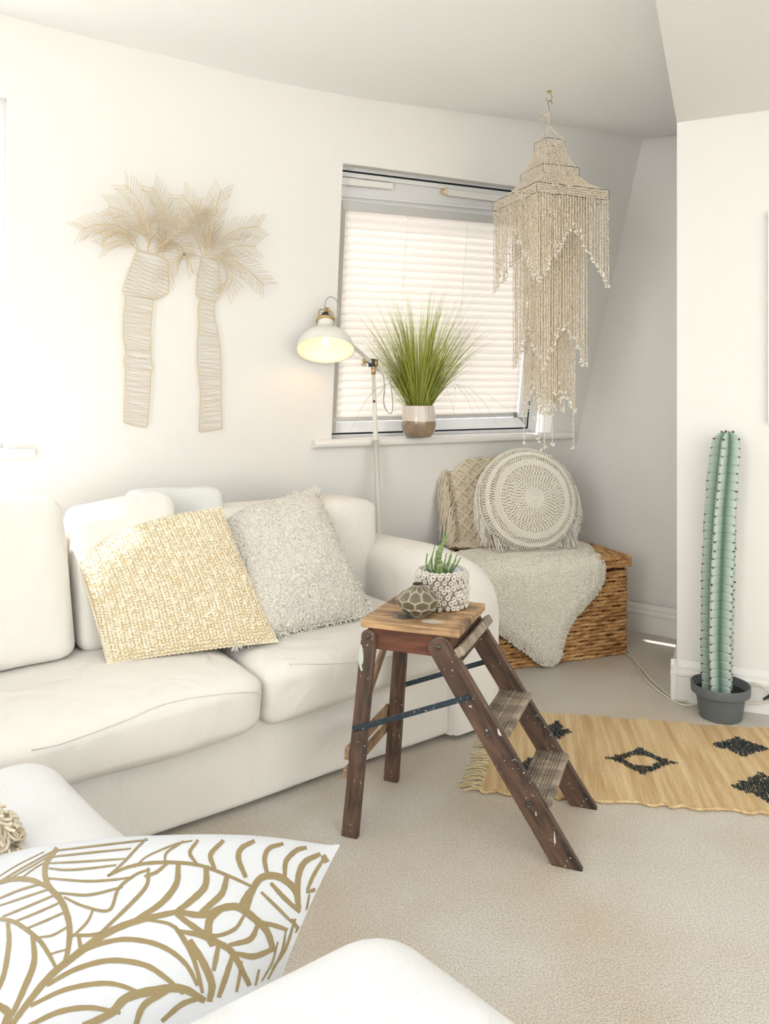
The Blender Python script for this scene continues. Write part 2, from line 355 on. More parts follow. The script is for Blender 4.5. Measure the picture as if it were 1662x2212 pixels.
potgrey_m = mat('grey_pot_plastic', (104, 108, 110), .5)
soil_m = mat('dark_soil', (44, 42, 42), .95)
blind_m = translucent(mat('blind_fabric', (238, 230, 224), .9, spec=.05), .085, (250, 240, 230))
pillow_m = mat('pillow_cotton', (228, 230, 234), .9, bump=(700, None, .15, .001), spec=.1)
goldprint_m = mat('gold_print', (162, 144, 106), .55, metal=.15)
curl_m = mat('curly_wool', (248, 238, 218), .9, noise=(30, None, .4, .75), col2=(226, 204, 166))
hook_m = mat('hook_brass', (190, 165, 110), .35, metal=.8)
def glass_b(m, nt, b):
    out = nt.nodes['Material Output']; t = N_(nt, 'ShaderNodeBsdfTransparent'); g = N_(nt, 'ShaderNodeBsdfGlossy'); g.inputs['Roughness'].default_value = .02
    mx = N_(nt, 'ShaderNodeMixShader'); mx.inputs[0].default_value = .06
    nt.links.new(t.outputs[0], mx.inputs[1]); nt.links.new(g.outputs[0], mx.inputs[2]); nt.links.new(mx.outputs[0], out.inputs[0])
glass_m = node_mat('window_glass', glass_b)
bulb_m = mat('bulb_filament', (255, 220, 160), .4, emit=((255, 195, 120), 6))
# ================================================================ THE SETTING
PHI = math.radians(10)
UW = V(.866025, .5, 0); NW = V(.5*math.cos(PHI), -.866025*math.cos(PHI), -math.sin(PHI))   # along the wall, into the room
SW = V(.5*math.sin(PHI), -.866025*math.sin(PHI), math.cos(PHI)); PW = V(0, 3.6, .97)
N2 = V(.5, -.866025, 0)
def wp(x, y, d=0.0):      # point on the leaning window wall, d metres behind its face
    p = PW-NW*d; r = ray(x, y); return CAM+r*(np.dot(p-CAM, NW)/np.dot(r, NW))
def wst(p): q = p-PW; return (np.dot(q, UW), np.dot(q, SW))
def struct(name, mb, m, **k):
    o = mb.build(name, m, **k); o['kind'] = 'structure'; return o
# floor
fl = MB(); fl.add([(-5, -2.2, 0), (4.5, -2.2, 0), (4.5, 5.2, 0), (-5, 5.2, 0)], [(0, 1, 2, 3)]); struct('floor', fl, carpet_m)
# leaning window wall with two openings
c_top, c_mid = wp(1389, 300), wp(1251, 938)
cdir = (c_top-c_mid)/(c_top[2]-c_mid[2]); c_bot = c_mid-cdir*c_mid[2]
ceil_px = [(0, 30), (180, 78), (364, 122), (562, 172), (794, 215), (1100, 255), (1240, 276), (1389, 300)]
top = [wp(*p) for p in ceil_px]
lft = top[0]-UW*1.9; lb = c_bot-UW*(np.dot(c_bot-lft, UW)); lb = lb-SW*(lb[2]/SW[2])
win1 = [wp(716, 960), wp(1190, 944), wp(1222, 417), wp(741, 352)]
w2r_t, w2r_b = wp(18, 205), wp(10, 985)
w2l_t, w2l_b = w2r_t-UW*1.15, w2r_b-UW*1.15
win2 = [w2l_b, w2r_b, w2r_t, w2l_t]
def fill_with_holes(name, outer, holes, m):
    bm = bmesh.new(); es = []
    for loop in [outer]+holes:
        vs = [bm.verts.new(p) for p in loop]
        for i in range(len(vs)): es.append(bm.edges.new((vs[i], vs[(i+1) % len(vs)])))
    bmesh.ops.triangle_fill(bm, edges=es, use_beauty=True, normal=NW)
    me = bpy.data.meshes.new(name); bm.to_mesh(me); bm.free(); me.materials.append(m)
    o = bpy.data.objects.new(name, me); COL.objects.link(o); o['kind'] = 'structure'; ORG[name] = V(0, 0, 0); return o
wback = fill_with_holes('wall_back', [lb, c_bot]+[c_top]+top[::-1][1:]+[lft], [win1, win2], wall_m)
RV = .20
for h in (win1, win2):    # plastered reveals
    r = MB(); n = 4
    r.add(list(h)+[p-NW*RV for p in h], [(i, (i+1) % 4, 4+(i+1) % 4, 4+i) for i in range(4)])
    r.build('reveal', wall_m, wback, smooth=False)
# right alcove wall, behind the chimney breast
rw_b = atZ(1462, 1378, 0); rdir = nrm(V(*(rw_b-c_bot)[:2], 0)); rt = c_top+rdir*3
rw = MB(); far = c_bot+rdir*3
rw.add([c_bot, far, rt, c_top], [(0, 1, 2, 3)]); struct('wall_right', rw, wall_m)
# chimney breast with soffit above
SA = nrm(V(.405, .914, 0)); SB = nrm(V(.914, -.405, 0))
cc = atZ(1463, 1511, 0); sof_z = atY(1468, 265, cc[1])[2]
cb = MB(); q = cc+SB*2.6
cb.hexa([cc, q, q+SA*1.4, cc+SA*1.4, cc+V(0, 0, sof_z), q+V(0, 0, sof_z), q+SA*1.4+V(0, 0, sof_z), cc+SA*1.4+V(0, 0, sof_z)])
struct('wall_chimney', cb, wall_m, smooth=False)
sf = MB(); a = cc+V(0, 0, sof_z)+SA*1.4; b = cc+V(0, 0, sof_z)-SA*3.0
sf.hexa([b, b+SB*3, a+SB*3, a, b+V(0, 0, .7), b+SB*3+V(0, 0, .7), a+SB*3+V(0, 0, .7), a+V(0, 0, .7)])
struct('ceiling.001', sf, wall_m, smooth=False)
# ceiling: meets the wall along a slightly uneven line, then runs flat; rear left open to admit added sky light
cz = 2.476; base = [lft]+top+[c_top+rdir*3]
r1 = [np.append((p+N2*(.10 if i < 5 else .10+.10*(i-4)))[:2], cz) for i, p in enumerate(base)]
r1[-1] = np.append((base[-1]+V(-.45, -.5, 0))[:2], cz)
r2 = [np.append((p+N2*4.7)[:2], cz) for p in base]; r2[-1] = np.append((base[-1]+V(1.5, -3, 0))[:2], cz)
n = len(base); ce = MB(); ce.add(base+r1+r2, [(i, n+i, n+i+1, i+1) for i in range(n-1)]+[(n+i, 2*n+i, 2*n+i+1, n+i+1) for i in range(n-1)])
struct('ceiling', ce, ceil_m, smooth=True)
# left side wall (out of frame), with an opening added to light the alcove
lw = MB(); e = lft+N2*6; lq = lambda d, z: V(lft[0], lft[1], z)+N2*d
lw.add([lb, lft, lq(2.5, 2.47), lq(2.5, 0)], [(0, 1, 2, 3)]); lw.add([lq(2.5, 0), lq(2.5, .5), lq(4.6, .5), lq(4.6, 0)], [(0, 1, 2, 3)]); lw.add([lq(2.5, 2.3), lq(2.5, 2.47), lq(4.6, 2.47), lq(4.6, 2.3)], [(0, 1, 2, 3)]); lw.add([lq(4.6, 0), lq(4.6, 2.47), lq(6, 2.47), lq(6, 0)], [(0, 1, 2, 3)]); struct('wall_left', lw, wall_m)
bw = MB(); bw.add([(-5, -2.2, 0), (4.2, -2.2, 0), (4.2, -2.2, 2.5), (-5, -2.2, 2.5)], [(3, 2, 1, 0)]); struct('wall_front', bw, wall_m)
bw = MB(); bw.add([(3.6, -2.2, 0), (3.6, 4, 0), (3.6, 4, 2.5), (3.6, -2.2, 2.5)], [(0, 1, 2, 3)]); struct('wall_far_right', bw, wall_m)
# baseboards: stepped profile extruded
def skirting(name, p, q, nn, h=.145):
    prof = [(0, 0), (.018, 0), (.018, h*.62), (.022, h*.66), (.022, h*.72), (.013, h*.78), (.013, h*.86), (.006, h*.95), (0, h)]
    m = MB(); v = [p+nn*a+V(0, 0, b) for a, b in prof]+[q+nn*a+V(0, 0, b) for a, b in prof]; k = len(prof)
    m.add(v, [(i, i+1, k+i+1, k+i) for i in range(k-1)]+[tuple(range(k))[::-1], tuple(range(k, 2*k))]); return struct(name, m, trim_m, smooth=False)
rn = nrm(V(rdir[1], -rdir[0], 0))
skirting('baseboard_right', c_bot+rn*.006, far+rn*.006, rn)
skirting('baseboard_chimney', cc-SA*.001-SB*.022, q-SA*.001, -SA, .16)
skirting('baseboard_side', cc-SB*.001+SA*1.3, cc-SB*.001-SA*.022, -SB, .16)
skirting('baseboard_back', lb+UW*.02+N2*.006, c_bot-UW*.02+N2*.006, N2)
tp = MB(); tpp = atZ(1657, 993, .96)
s0 = cc+SB*(np.dot(atZ(1659, 1545, 0)-cc, SB)); tp.box(s0+V(0, 0, 1.5)-SA*.012+SB*.3, SB, SA, (0, 0, 1), .3, .012, .4)
o = tp.build('wall_panel', upvc_m, bevel=.003, smooth=False, label='white panel on the chimney wall at the right edge of the photo', cat='panel')

# ---------------------------------------------------------------- windows
def quadprism(mb, px, d0, d1):
    a = [wp(x, y, d0) for x, y in px]; b = [p-NW*(d1-d0) for p in a]; k = len(a)
    return mb.add(a+b, [tuple(range(k))]+[(i, k+i, k+(i+1) % k, (i+1) % k) for i in range(k)]+[tuple(range(k, 2*k))[::-1]])
def Q(px, d0, d1): m = MB(); return quadprism(m, px, d0, d1)
W1 = thing('window_1', 'white roof window behind the pleated blind', 'window', tuple(wp(930, 950, .1))); W1['kind'] = 'structure'; del W1['label']; del W1['category']
fr = MB()
quadprism(fr, [(1141, 926), (1157, 942), (1204, 405), (1185, 402)], .085, .16)
quadprism(fr, [(700, 940), (1141, 926), (1157, 946), (700, 962)], .085, .16)
quadprism(fr, [(735, 352), (1215, 418), (1210, 432), (735, 366)], .085, .16)
fr.build('window_frame', upvc_m, W1, smooth=False)
gp = MB()  # dark strips laid along the gaps between sash and frame
quadprism(gp, [(712, 936), (1143, 922), (1143, 927), (712, 941)], .088, .15)
quadprism(gp, [(1137, 924), (1142, 927), (1188, 404), (1184, 404)], .088, .15)
quadprism(gp, [(735, 366), (1210, 424), (1210, 428), (735, 370)], .084, .15)
gp.build('gap_strip', gap_m, W1, smooth=False)
sa = MB()
quadprism(sa, [(717, 912), (1139, 900), (1138, 923), (715, 936)], .075, .13)          # bottom rail
quadprism(sa, [(1119, 903), (1138, 923), (1184, 430), (1160, 430)], .075, .13)         # right stile
Q([(713, 936), (725, 936), (748, 436), (736, 436)], .046, .13).build('shaded_stile', mat('shaded_stile', (196, 192, 184), .5), W1, smooth=False)  # left stile, its colour greyed to stand in for back-lit shade
quadprism(sa, [(736, 370), (1200, 427), (1198, 436), (736, 380)], .075, .13)            # top edge
quadprism(sa, [(736, 378), (1200, 435), (1192, 474), (736, 432)], .092, .13)            # vent recess
quadprism(sa, [(736, 418), (1200, 461), (1192, 466), (736, 424)], .080, .13)
quadprism(sa, [(736, 429), (1200, 471), (1192, 478), (736, 436)], .072, .13)
sa.build('sash', upvc_m, W1, bevel=.002, smooth=False)
Q([(737, 382), (850, 396), (850, 409), (737, 398)], .062, .085).build('vent_flap', trim_m, W1, bevel=.002, smooth=False)
Q([(968, 408), (1185, 434), (1184, 449), (968, 422)], .062, .085).build('vent_flap', trim_m, W1, bevel=.002, smooth=False)
Q([(957, 413), (968, 405), (969, 421), (960, 417)], .058, .085).build('vent_latch', mat('cream_latch', (238, 220, 180), .5), W1, smooth=False)
Q([(738, 446), (746, 447), (746, 451), (738, 450)], .0655, .07).build('rating_plate', grey_m, W1, smooth=False)
Q([(722, 912), (1139, 900), (1165, 440), (746, 440)], .125, .13).build('glass_pane', glass_m, W1, smooth=False)
# sill board
def sill(name, pl, pr, depth_in, parent=None):
    zt = 1.012; th = .036
    L0 = V(pl[0], pl[1], 0); R0 = V(pr[0], pr[1], 0)
    m = MB(); prof = [(-.25, zt), (depth_in-.012, zt), (depth_in-.003, zt-.006), (depth_in, zt-.018), (depth_in-.003, zt-.030), (depth_in-.012, zt-th), (-.25, zt-th)]
    v = [L0+N2*a+V(0, 0, b) for a, b in prof]+[R0+N2*a+V(0, 0, b) for a, b in prof]; k = len(prof)
    m.add(v, [(i, i+1, k+i+1, k+i) for i in range(k-1)]+[(k-1, 0, k, 2*k-1), tuple(range(k))[::-1], tuple(range(k, 2*k))]); return m
sl = sill('s', wp(673, 965), wp(1232, 946), .045)
sl.build('window_sill', trim_m, W1, smooth=False)
# left window
W2 = thing('window_2', 'x', 'x', tuple(w2r_b-UW*.5)); W2['kind'] = 'structure'; del W2['label']; del W2['category']
f2 = MB(); i2 = [p-NW*.1 for p in win2]; c2 = sum(i2)/4; in2 = [c2+(p-c2)*.88 for p in i2]
for i in range(4):
    j = (i+1) % 4; f2.hexa([i2[i], i2[j], in2[j], in2[i]][::-1]+[p-NW*.05 for p in [i2[i], i2[j], in2[j], in2[i]][::-1]])
f2.build('window_frame', upvc_m, W2, smooth=False)
g2 = MB(); g2.hexa([p-NW*.03 for p in in2][::-1]+[p-NW*.034 for p in in2][::-1]); g2.build('glass_pane', glass_m, W2, smooth=False)
s2 = wp(72, 985); sill('s', s2-UW*1.4, s2, .06).build('window_sill', trim_m, W2, smooth=False)

# ---------------------------------------------------------------- pleated blind
BL = thing('pleated_blind', 'white pleated blind drawn down over the window, lit from outside', 'blind', tuple(wp(930, 900, .05)))
def bl(u, v, d):   # u across 0..1, v down 0..1
    x0, y0 = 746+(723-746)*v, 453+(903-453)*v; x1, y1 = 1154+(1117-1154)*v, 490+(894-490)*v
    return wp(x0+(x1-x0)*u, y0+(y1-y0)*u, d)
NP = 27; rows = []
for i in range(NP*2+1):
    v = (i/(NP*2))**.96; rows.append([bl(u, v, .052 if i % 2 == 0 else .066) for u in np.linspace(0, 1, 12)])
rows = np.array(rows); mk('pleated_fabric', rows.reshape(-1, 3), gridf(len(rows), 12), blind_m, BL, smooth=False)
Q([(738, 433), (1166, 476), (1156, 491), (742, 453)], .045, .072).build('headrail', grey_m, BL, bevel=.002, smooth=False)
Q([(721, 903), (1118, 892), (1118, 900), (720, 912)], .045, .07).build('bottom_rail', grey_m, BL, bevel=.002, smooth=False)
Q([(1110, 891), (1119, 891), (1119, 902), (1111, 902)], .04, .045).build('rail_cap', mat('grey_cap', (150, 152, 155), .4), BL, smooth=False)
cdm = MB()
for u in (.012, .33, .65, .985):
    for i in range(NP+1):
        v = ((2*i+.4)/(NP*2))**.96
        if v < 1: tv, tf = blob(5, 3); cdm.add(bl(u, v, .050)+tv*.0028, tf)  # white blobs stand in for sun shining through the cord holes
    cdm.tube([bl(u, v, .051) for v in np.linspace(0, 1, 8)], .0006, 4)
cdm.build('cords_and_lit_holes', trim_m, BL, kind='stuff')
# ================================================================ SOFA by the window wall
S0 = V(.416, 2.80, 0); FD = nrm(V(-.804, -.595, 0)); BD = nrm(V(-.595, .804, 0))
def sp(a, b, c): return S0+FD*a+BD*b+V(0, 0, c)
def rbox(corners, r=.2, n=14, bulge=(0, 0, 0), noise=0, nscale=6, rr=None, wr=None):
    # corners: 8 points [x-y-z-, x+y-z-, x+y+z-, x-y+z-, then top]; r rounding 0..1 (per axis rr)
    C8 = [np.asarray(c, float) for c in corners]; rr = np.array(rr if rr is not None else (r, r, r), float)
    t = np.linspace(-1, 1, n); t = np.sign(t)*np.abs(t)**.75
    U, W = np.meshgrid(t, t, indexing='ij'); U = U.ravel(); W = W.ravel(); one = np.ones_like(U)
    P = []; Fq = []; g = gridf(n, n); off = 0
    for ax in range(3):
        for s in (-1, 1):
            c = [None]*3; c[ax] = s*one; c[(ax+1) % 3] = U; c[(ax+2) % 3] = W
            P.append(np.stack(c, 1)); Fq.append((g if s < 0 else g[:, ::-1])+off); off += n*n
    P = np.vstack(P); Fq = np.vstack(Fq)
    inner = np.clip(P, -(1-rr), 1-rr); d = (P-inner)/rr; L = np.linalg.norm(d, axis=1, keepdims=True); Ld = np.maximum(L, 1e-9)
    Pn = inner+d/Ld*rr*(L > 1e-6)
    x, y, z = Pn.T
    bx, by, bz = bulge
    Pn = np.stack([x*(1+bx*(1-y*y)*(1-z*z)), y*(1+by*(1-x*x)*(1-z*z)), z*(1+bz*(1-x*x)*(1-y*y))], 1)
    X, Y, Z = ((Pn+1)/2).T
    def L1(a, b, t): return a[None]*(1-t)[:, None]+b[None]*t[:, None]
    def bil(c0, c1, c2, c3): return (c0[None]*((1-X)*(1-Y))[:, None]+c1[None]*(X*(1-Y))[:, None]+c2[None]*(X*Y)[:, None]+c3[None]*((1-X)*Y)[:, None])
    O = bil(*C8[:4])*(1-Z)[:, None]+bil(*C8[4:])*Z[:, None]
    key = {}; idx = np.zeros(len(O), int); uniq = []
    for i, k in enumerate(map(tuple, np.round(O, 5))):
        if k not in key: key[k] = len(uniq); uniq.append(O[i])
        idx[i] = key[k]
    O = np.array(uniq); Fq = idx[Fq]
    keep = [q for q in Fq.tolist() if len(set(q)) == 4]
    tri = [tuple(dict.fromkeys(q)) for q in Fq.tolist() if len(set(q)) == 3]
    if noise:
        s = nscale; cen = O.mean(0); d = O-cen
        w_ = noise*(np.sin(O[:, 0]*s+1.3*np.sin(O[:, 1]*s*.7))+np.sin(O[:, 1]*s*1.3+1.7*np.sin(O[:, 2]*s*.9))+.5*np.sin(O[:, 2]*s*2.1+O[:, 0]*s*1.9))/2.5
        O = O+unit(d)*w_[:, None]
    return O, keep+tri
def sbox(a0, a1, b0, b1, c0, c1, top=None, **k):
    if top is None: top = (a0, a1, b0, b1)
    ta0, ta1, tb0, tb1 = top
    c = [sp(a0, b0, c0), sp(a0, b1, c0), sp(a1, b1, c0), sp(a1, b0, c0), sp(ta0, tb0, c1), sp(ta0, tb1, c1), sp(ta1, tb1, c1), sp(ta1, tb0, c1)]
    return rbox(c, **k)
SO = thing('sofa', 'long white linen three seat sofa against the window wall', 'sofa', tuple(sp(1, .4, 0)))
v, f = sbox(.03, 2.2, .03, .72, .015, .33, rr=(.08, .03, .12), n=26, noise=.005, nscale=7); mk('base', v, f, sofa_m, SO)
v, f = sbox(.16, 2.2, .50, .73, .25, .80, rr=(.45, .14, .2), n=24, noise=.006); mk('backrest', v, f, sofa_m, SO)
# rolled arms: loft of arched sections along depth
def arm(a0, a1, name, flip=False):
    secs = []; nb = 26; W_ = a1-a0
    for i in range(nb):
        t = i/(nb-1); b = .74*t; h = .575+.065*math.sin(min(1, t*2.2)*PI/2)*(1)-.02*t
        fr_ = .012+.10*(1-min(1, t*9))**2
        pts = []
        if t == 0: h = .535
        elif t < .14: h = .535+(h-.535)*math.sin(t/.14*PI/2)
        ins = .035*(1-min(1, t/.1))**2
        A0, A1 = a0+ins, a1-ins
        pts += [(A0, .02), (A0-.004, .2), (A0-.006, .4), (A0-.002, h-.10)]
        for k in range(1, 12):
            an = PI-PI*k/12; pts.append((A0+(A1-A0)/2+math.cos(an)*(A1-A0)/2, h-.10+math.sin(an)*.10*(1.0 if an < PI/2 else 1.0)))
        pts += [(A1+.002, h-.10), (A1+.002, .35), (A1, .2), (A1, .02)]
        if flip: pts = [(a0+a1-x, c) for x, c in pts][::-1]
        secs.append([sp(x, b, c) for x, c in pts])
    secs = np.array(secs); k = secs.shape[1]; v = secs.reshape(-1, 3); fq = gridf(nb, k).tolist()
    cf = secs[0].mean(0)-BD*.0; fc = len(v); v = np.vstack([v, [cf], [secs[-1].mean(0)]])
    fq += [(fc, (j+1) % k, j) for j in range(k)]+[(fc+1, (nb-1)*k+j, (nb-1)*k+(j+1) % k) for j in range(k)]
    return mk(name, v, [tuple(q)[::-1] for q in fq], sofa_m, SO, auto=60)
arm(-.03, .235, 'armrest'); arm(2.0, 2.24, 'armrest', True)
# front seam of the arm panel
MB().tube(smooth_path([sp(.235, -.002, .28), sp(.236, -.003, .15), sp(.235, 0, .03)], 6), .0022, 5).build('seam', sofa_m, SO)
# seat cushions
def seat(a0, a1, zl, zr, name, b0=-.05, zb=.27):
    c = [sp(a0, b0+.02, zb), sp(a0, .52, zb), sp(a1, .52, .25), sp(a1, b0+.02, .235), sp(a0, b0, zr), sp(a0, .52, .435), sp(a1, .52, .43), sp(a1, b0, zl)]
    v, f = rbox(c, rr=(.17, .17, .5), n=30, bulge=(.03, .0, .28), noise=.009, nscale=9); o = mk(name, v, f, sofa_m, SO); return o
seat(.24, .965, .42, .42, 'seat_cushion'); s_l = seat(.975, 1.96, .385, .42, 'seat_cushion', -.075, .25)
# piping along the front top edges, laid on the cushion surfaces
def on_surface(objs, pts, off=.0015):
    out = []
    for ob in objs:
        me = ob.data; og = ORG[ob.name]
        t = BVHTree.FromPolygons([Vector(v.co)+Vector(og) for v in me.vertices], [p.vertices[:] for p in me.polygons]); break
    for p in pts:
        r = nrm(np.asarray(p)-CAM); h = t.ray_cast(Vector(CAM), Vector(r))
        if h[0] is not None: out.append(np.array(h[0])+np.array(h[1])*off*(1 if np.dot(h[1], r) < 0 else -1))
    return out
s_r = [o for o in SO.children if o.name.startswith('seat_cushion')][0]
def piping(ob, px, r=.0025, m=sofa_m, name='piping'):
    pts = on_surface([ob], [atY(x, y, 2) for x, y in smooth_path([(a, b, 0) for a, b in px], 6)[:, :2]])
    if len(pts) > 3: MB().tube(pts, r, 6).build(name, m, ob)
piping(s_r, [(625, 1436), (650, 1434), (700, 1434), (760, 1430), (820, 1420), (880, 1408), (930, 1395)])
piping(s_l, [(68, 1620), (130, 1606), (200, 1582), (270, 1556), (340, 1526), (400, 1510), (470, 1500), (540, 1494), (566, 1500)])
# big loose back cushions
def backcush(name, a0, a1, b0, b1, lean, z0, z1, label, m=sofa_m, thick=.17, parent=None, dz=0, rr=(.2, .55, .17), bul=(0, .12, .02)):
    c = [sp(a0, b0, z0), sp(a0, b0+thick, z0), sp(a1, b0+thick, z0), sp(a1, b0, z0), sp(a0+.01, b0+lean, z1), sp(a0+.01, b0+lean+thick, z1), sp(a1-.01, b0+lean+thick, z1+dz), sp(a1-.01, b0+lean, z1+dz)]
    # order x = a is second axis here: remap so x runs along a
    c = [c[0], c[3], c[2], c[1], c[4], c[7], c[6], c[5]]
    v, f = rbox(c, rr=rr, n=24, bulge=bul, noise=.010, nscale=9); return mk(name, v, f, m, org=sp((a0+a1)/2, b0, z0), label=label, cat='cushion')
backcush('back_cushion', 1.385, 1.97, .30, .4, .12, .44, .90, 'large white back cushion at the left end of the sofa')
backcush('back_cushion', 1.02, 1.375, .34, .5, .12, .44, .88, 'white back cushion behind the straw cushion, bright with sun', dz=-.03)
cg = backcush('back_cushion', .80, 1.15, .52, .7, .06, .50, .875, 'pale grey piped cushion peeking over the white back cushions', m=greyc_m, thick=.12, rr=(.25, .5, .2))
# ---------------------------------------------------------------- soft square cushions
def pillow(c4, thick, n=40, ear=.06, seed=0, wr=.004, pinch=.5):
    c4 = [np.asarray(p, float) for p in c4]   # TL TR BR BL seen from the front
    t = np.sin(np.linspace(-PI/2, PI/2, n)); U, W = np.meshgrid(t, t, indexing='ij')
    u = U*(1-ear*(1-W**2)*np.abs(U)**3); w_ = W*(1-ear*(1-U**2)*np.abs(W)**3)
    X = (u+1)/2; Y = (w_+1)/2
    P = (c4[0]*((1-X)*(1-Y))[..., None]+c4[1]*(X*(1-Y))[..., None]+c4[2]*(X*Y)[..., None]+c4[3]*((1-X)*Y)[..., None])
    nn = nrm(np.cross(c4[1]-c4[0], c4[3]-c4[0])); nn = nn if np.dot(nn, CAM-P.reshape(-1, 3).mean(0)) > 0 else -nn
    T = thick/2*np.maximum((1-np.abs(U)**2.6)*(1-np.abs(W)**2.6), 0)**pinch
    wv = wr*(np.sin(U*5+seed)*np.cos(W*4+seed)+.6*np.sin(W*9+U*4+seed))*(1-U**2)*(1-W**2)
    Fp = P+nn*(T+wv)[..., None]; Bp = P-nn*(T*.8)[..., None]
    return Fp, Bp, nn, U, W
def pillow_mesh(Fp, Bp):
    n = Fp.shape[0]; g = gridf(n, n); v = np.vstack([Fp.reshape(-1, 3), Bp.reshape(-1, 3)]); N = n*n
    idx = np.arange(2*N)
    I, J = np.meshgrid(np.arange(n), np.arange(n), indexing='ij'); e = ((I == 0) | (I == n-1) | (J == 0) | (J == n-1)).ravel()
    idx[N:][e] = np.arange(N)[e]
    return v, np.vstack([g, idx[g[:, ::-1]+N]])
def gnormals(P):
    du = np.gradient(P, axis=0); dv = np.gradient(P, axis=1); return unit(np.cross(du, dv))
# straw / raffia cushion
c4 = [atY(147, 1152, 2.40), atY(476, 1097, 2.60), atZ(598, 1385, .445), atZ(234, 1432, .445)]
RC = thing('raffia_cushion', 'woven cream straw cushion with braided rows, leaning at the sofa centre', 'cushion', tuple((c4[2]+c4[3])/2))
Fp, Bp, nn, U, W = pillow(c4, .105, 46, .02, 1); v, f = pillow_mesh(Fp, Bp); mk('cover', v, f, rattanu_m, RC)
def samp(Fp, u, w_):   # sample grid by parameter -1..1
    n = Fp.shape[0]; i = (np.arcsin(np.clip(u, -1, 1))/PI+.5)*(n-1); j = (np.arcsin(np.clip(w_, -1, 1))/PI+.5)*(n-1)
    i0 = np.clip(i.astype(int), 0, n-2); j0 = np.clip(j.astype(int), 0, n-2); a = (i-i0)[..., None]; b = (j-j0)[..., None]
    return Fp[i0, j0]*(1-a)*(1-b)+Fp[i0+1, j0]*a*(1-b)+Fp[i0, j0+1]*(1-a)*b+Fp[i0+1, j0+1]*a*b
NG = gnormals(Fp); NG = NG*np.sign(np.sum(NG*nn, -1, keepdims=True))
T_, M_ = [], []
ncol, nrow = 23, 52
for ci in range(ncol):
    for side in (-1, 1):
        for rI in range(nrow):
            u = (ci+.5+side*.23)/ncol*2-1; w_ = (rI+.5+random.uniform(-.15, .15))/nrow*2-1
            u += .02*math.sin(w_*4+1); u = max(-.985, min(.985, u)); T_.append((u, w_, side))
T_ = np.array(T_); P = samp(Fp, T_[:, 0], T_[:, 1]); Nn = unit(samp(NG, T_[:, 0], T_[:, 1]))
du = unit(samp(Fp, np.clip(T_[:, 0]+.03, -1, 1), T_[:, 1])-samp(Fp, np.clip(T_[:, 0]-.03, -1, 1), T_[:, 1])); dw = unit(np.cross(Nn, du)); dw = dw*np.sign(np.sum(dw*(c4[3]-c4[0]), 1, keepdims=True))
k_ = len(T_); ang = .75+.25*RNG.standard_normal(k_)
lng = unit(dw*np.sin(ang)[:, None]*-1+du*(T_[:, 2]*np.cos(ang))[:, None]); Y_ = np.cross(Nn, lng)
sc = (1+.18*RNG.standard_normal(k_))[:, None]
M = basis(lng*.0085*sc, Y_*.0044*sc, Nn*.0040*sc); bv, bf = blob(6, 3)
v, f = scatter(bv, bf, M, P+Nn*.001); mk('braided_stitches', v, f, rattan_m, RC, kind='stuff')
# braided rim
rim = np.vstack([Fp[:, 0], Fp[-1, 1:], Fp[-2::-1, -1], Fp[0, -2:0:-1]]); seg = smooth_path(rim[::2], 5, True)
d = unit(np.roll(seg, -1, 0)-seg); P = seg; Zr = np.tile(nn, (len(seg), 1)); Yr = np.cross(Zr, d)
lng = unit(d+Yr*np.where(np.arange(len(seg)) % 2 == 0, .7, -.7)[:, None]); v, f = scatter(bv, bf, basis(lng*.008, unit(np.cross(nn, lng))*.0045, Zr*.0045), P); mk('rim_braid', v, f, rattan_m, RC, kind='stuff')
# fluffy cushion
c4 = [atY(470, 1118, 2.74), atY(682, 1062, 3.02), atZ(800, 1328, .45), atZ(508, 1390, .45)]
FC = thing('fluffy_cushion', 'fluffy cream fleece cushion leaning at the right end of the sofa', 'cushion', tuple((c4[2]+c4[3])/2))
Fp, Bp, nn, U, W = pillow(c4, .15, 40, .02, 3); v, f = pillow_mesh(Fp, Bp); mk('cover', v, f, fleece_m, FC)
NG = gnormals(Fp); NG = NG*np.sign(np.sum(NG*nn, -1, keepdims=True))
def fleece_on(Fp, NG, n, L, R, par, m, lean=1.2, name='fleece_pile'):
    u = RNG.uniform(-1, 1, n); w_ = RNG.uniform(-1, 1, n); P = samp(Fp, u, w_); Nn = unit(samp(NG, u, w_))
    v, f = fur(P, Nn, L, R, lean); return mk(name, v, f, m, par, kind='stuff')
fleece_on(Fp, NG, 24000, .017, .0030, FC, fleece_m, 2.2)
rim = smooth_path(np.vstack([Fp[:, 0], Fp[-1, 1:], Fp[-2::-1, -1], Fp[0, -2:0:-1]])[::3], 30, True); cen = Fp.reshape(-1, 3).mean(0)
v, f = fur(rim, unit(rim-cen+nn*.05), .018, .004, .7); mk('edge_pile', v, f, fleece_m, FC, kind='stuff')

# ================================================================ FOREGROUND SOFA
P2 = nrm(V(.67, -.74, 0)); Q2 = nrm(V(.74, .67, 0)); O2 = V(-.70, 1.60, 0)   # front far corner, along front edge, outwards
def fp_(p, q, z): return O2+P2*p+Q2*q+V(0, 0, z)
def fbox(p0, p1, q0, q1, z0, z1, z1b=None, **k):
    z1b = z1b or z1
    c = [fp_(p0, q0, z0), fp_(p1, q0, z0), fp_(p1, q1, z0), fp_(p0, q1, z0), fp_(p0, q0, z1b), fp_(p1, q0, z1b), fp_(p1, q1, z1), fp_(p0, q1, z1)]
    return rbox(c, **k)

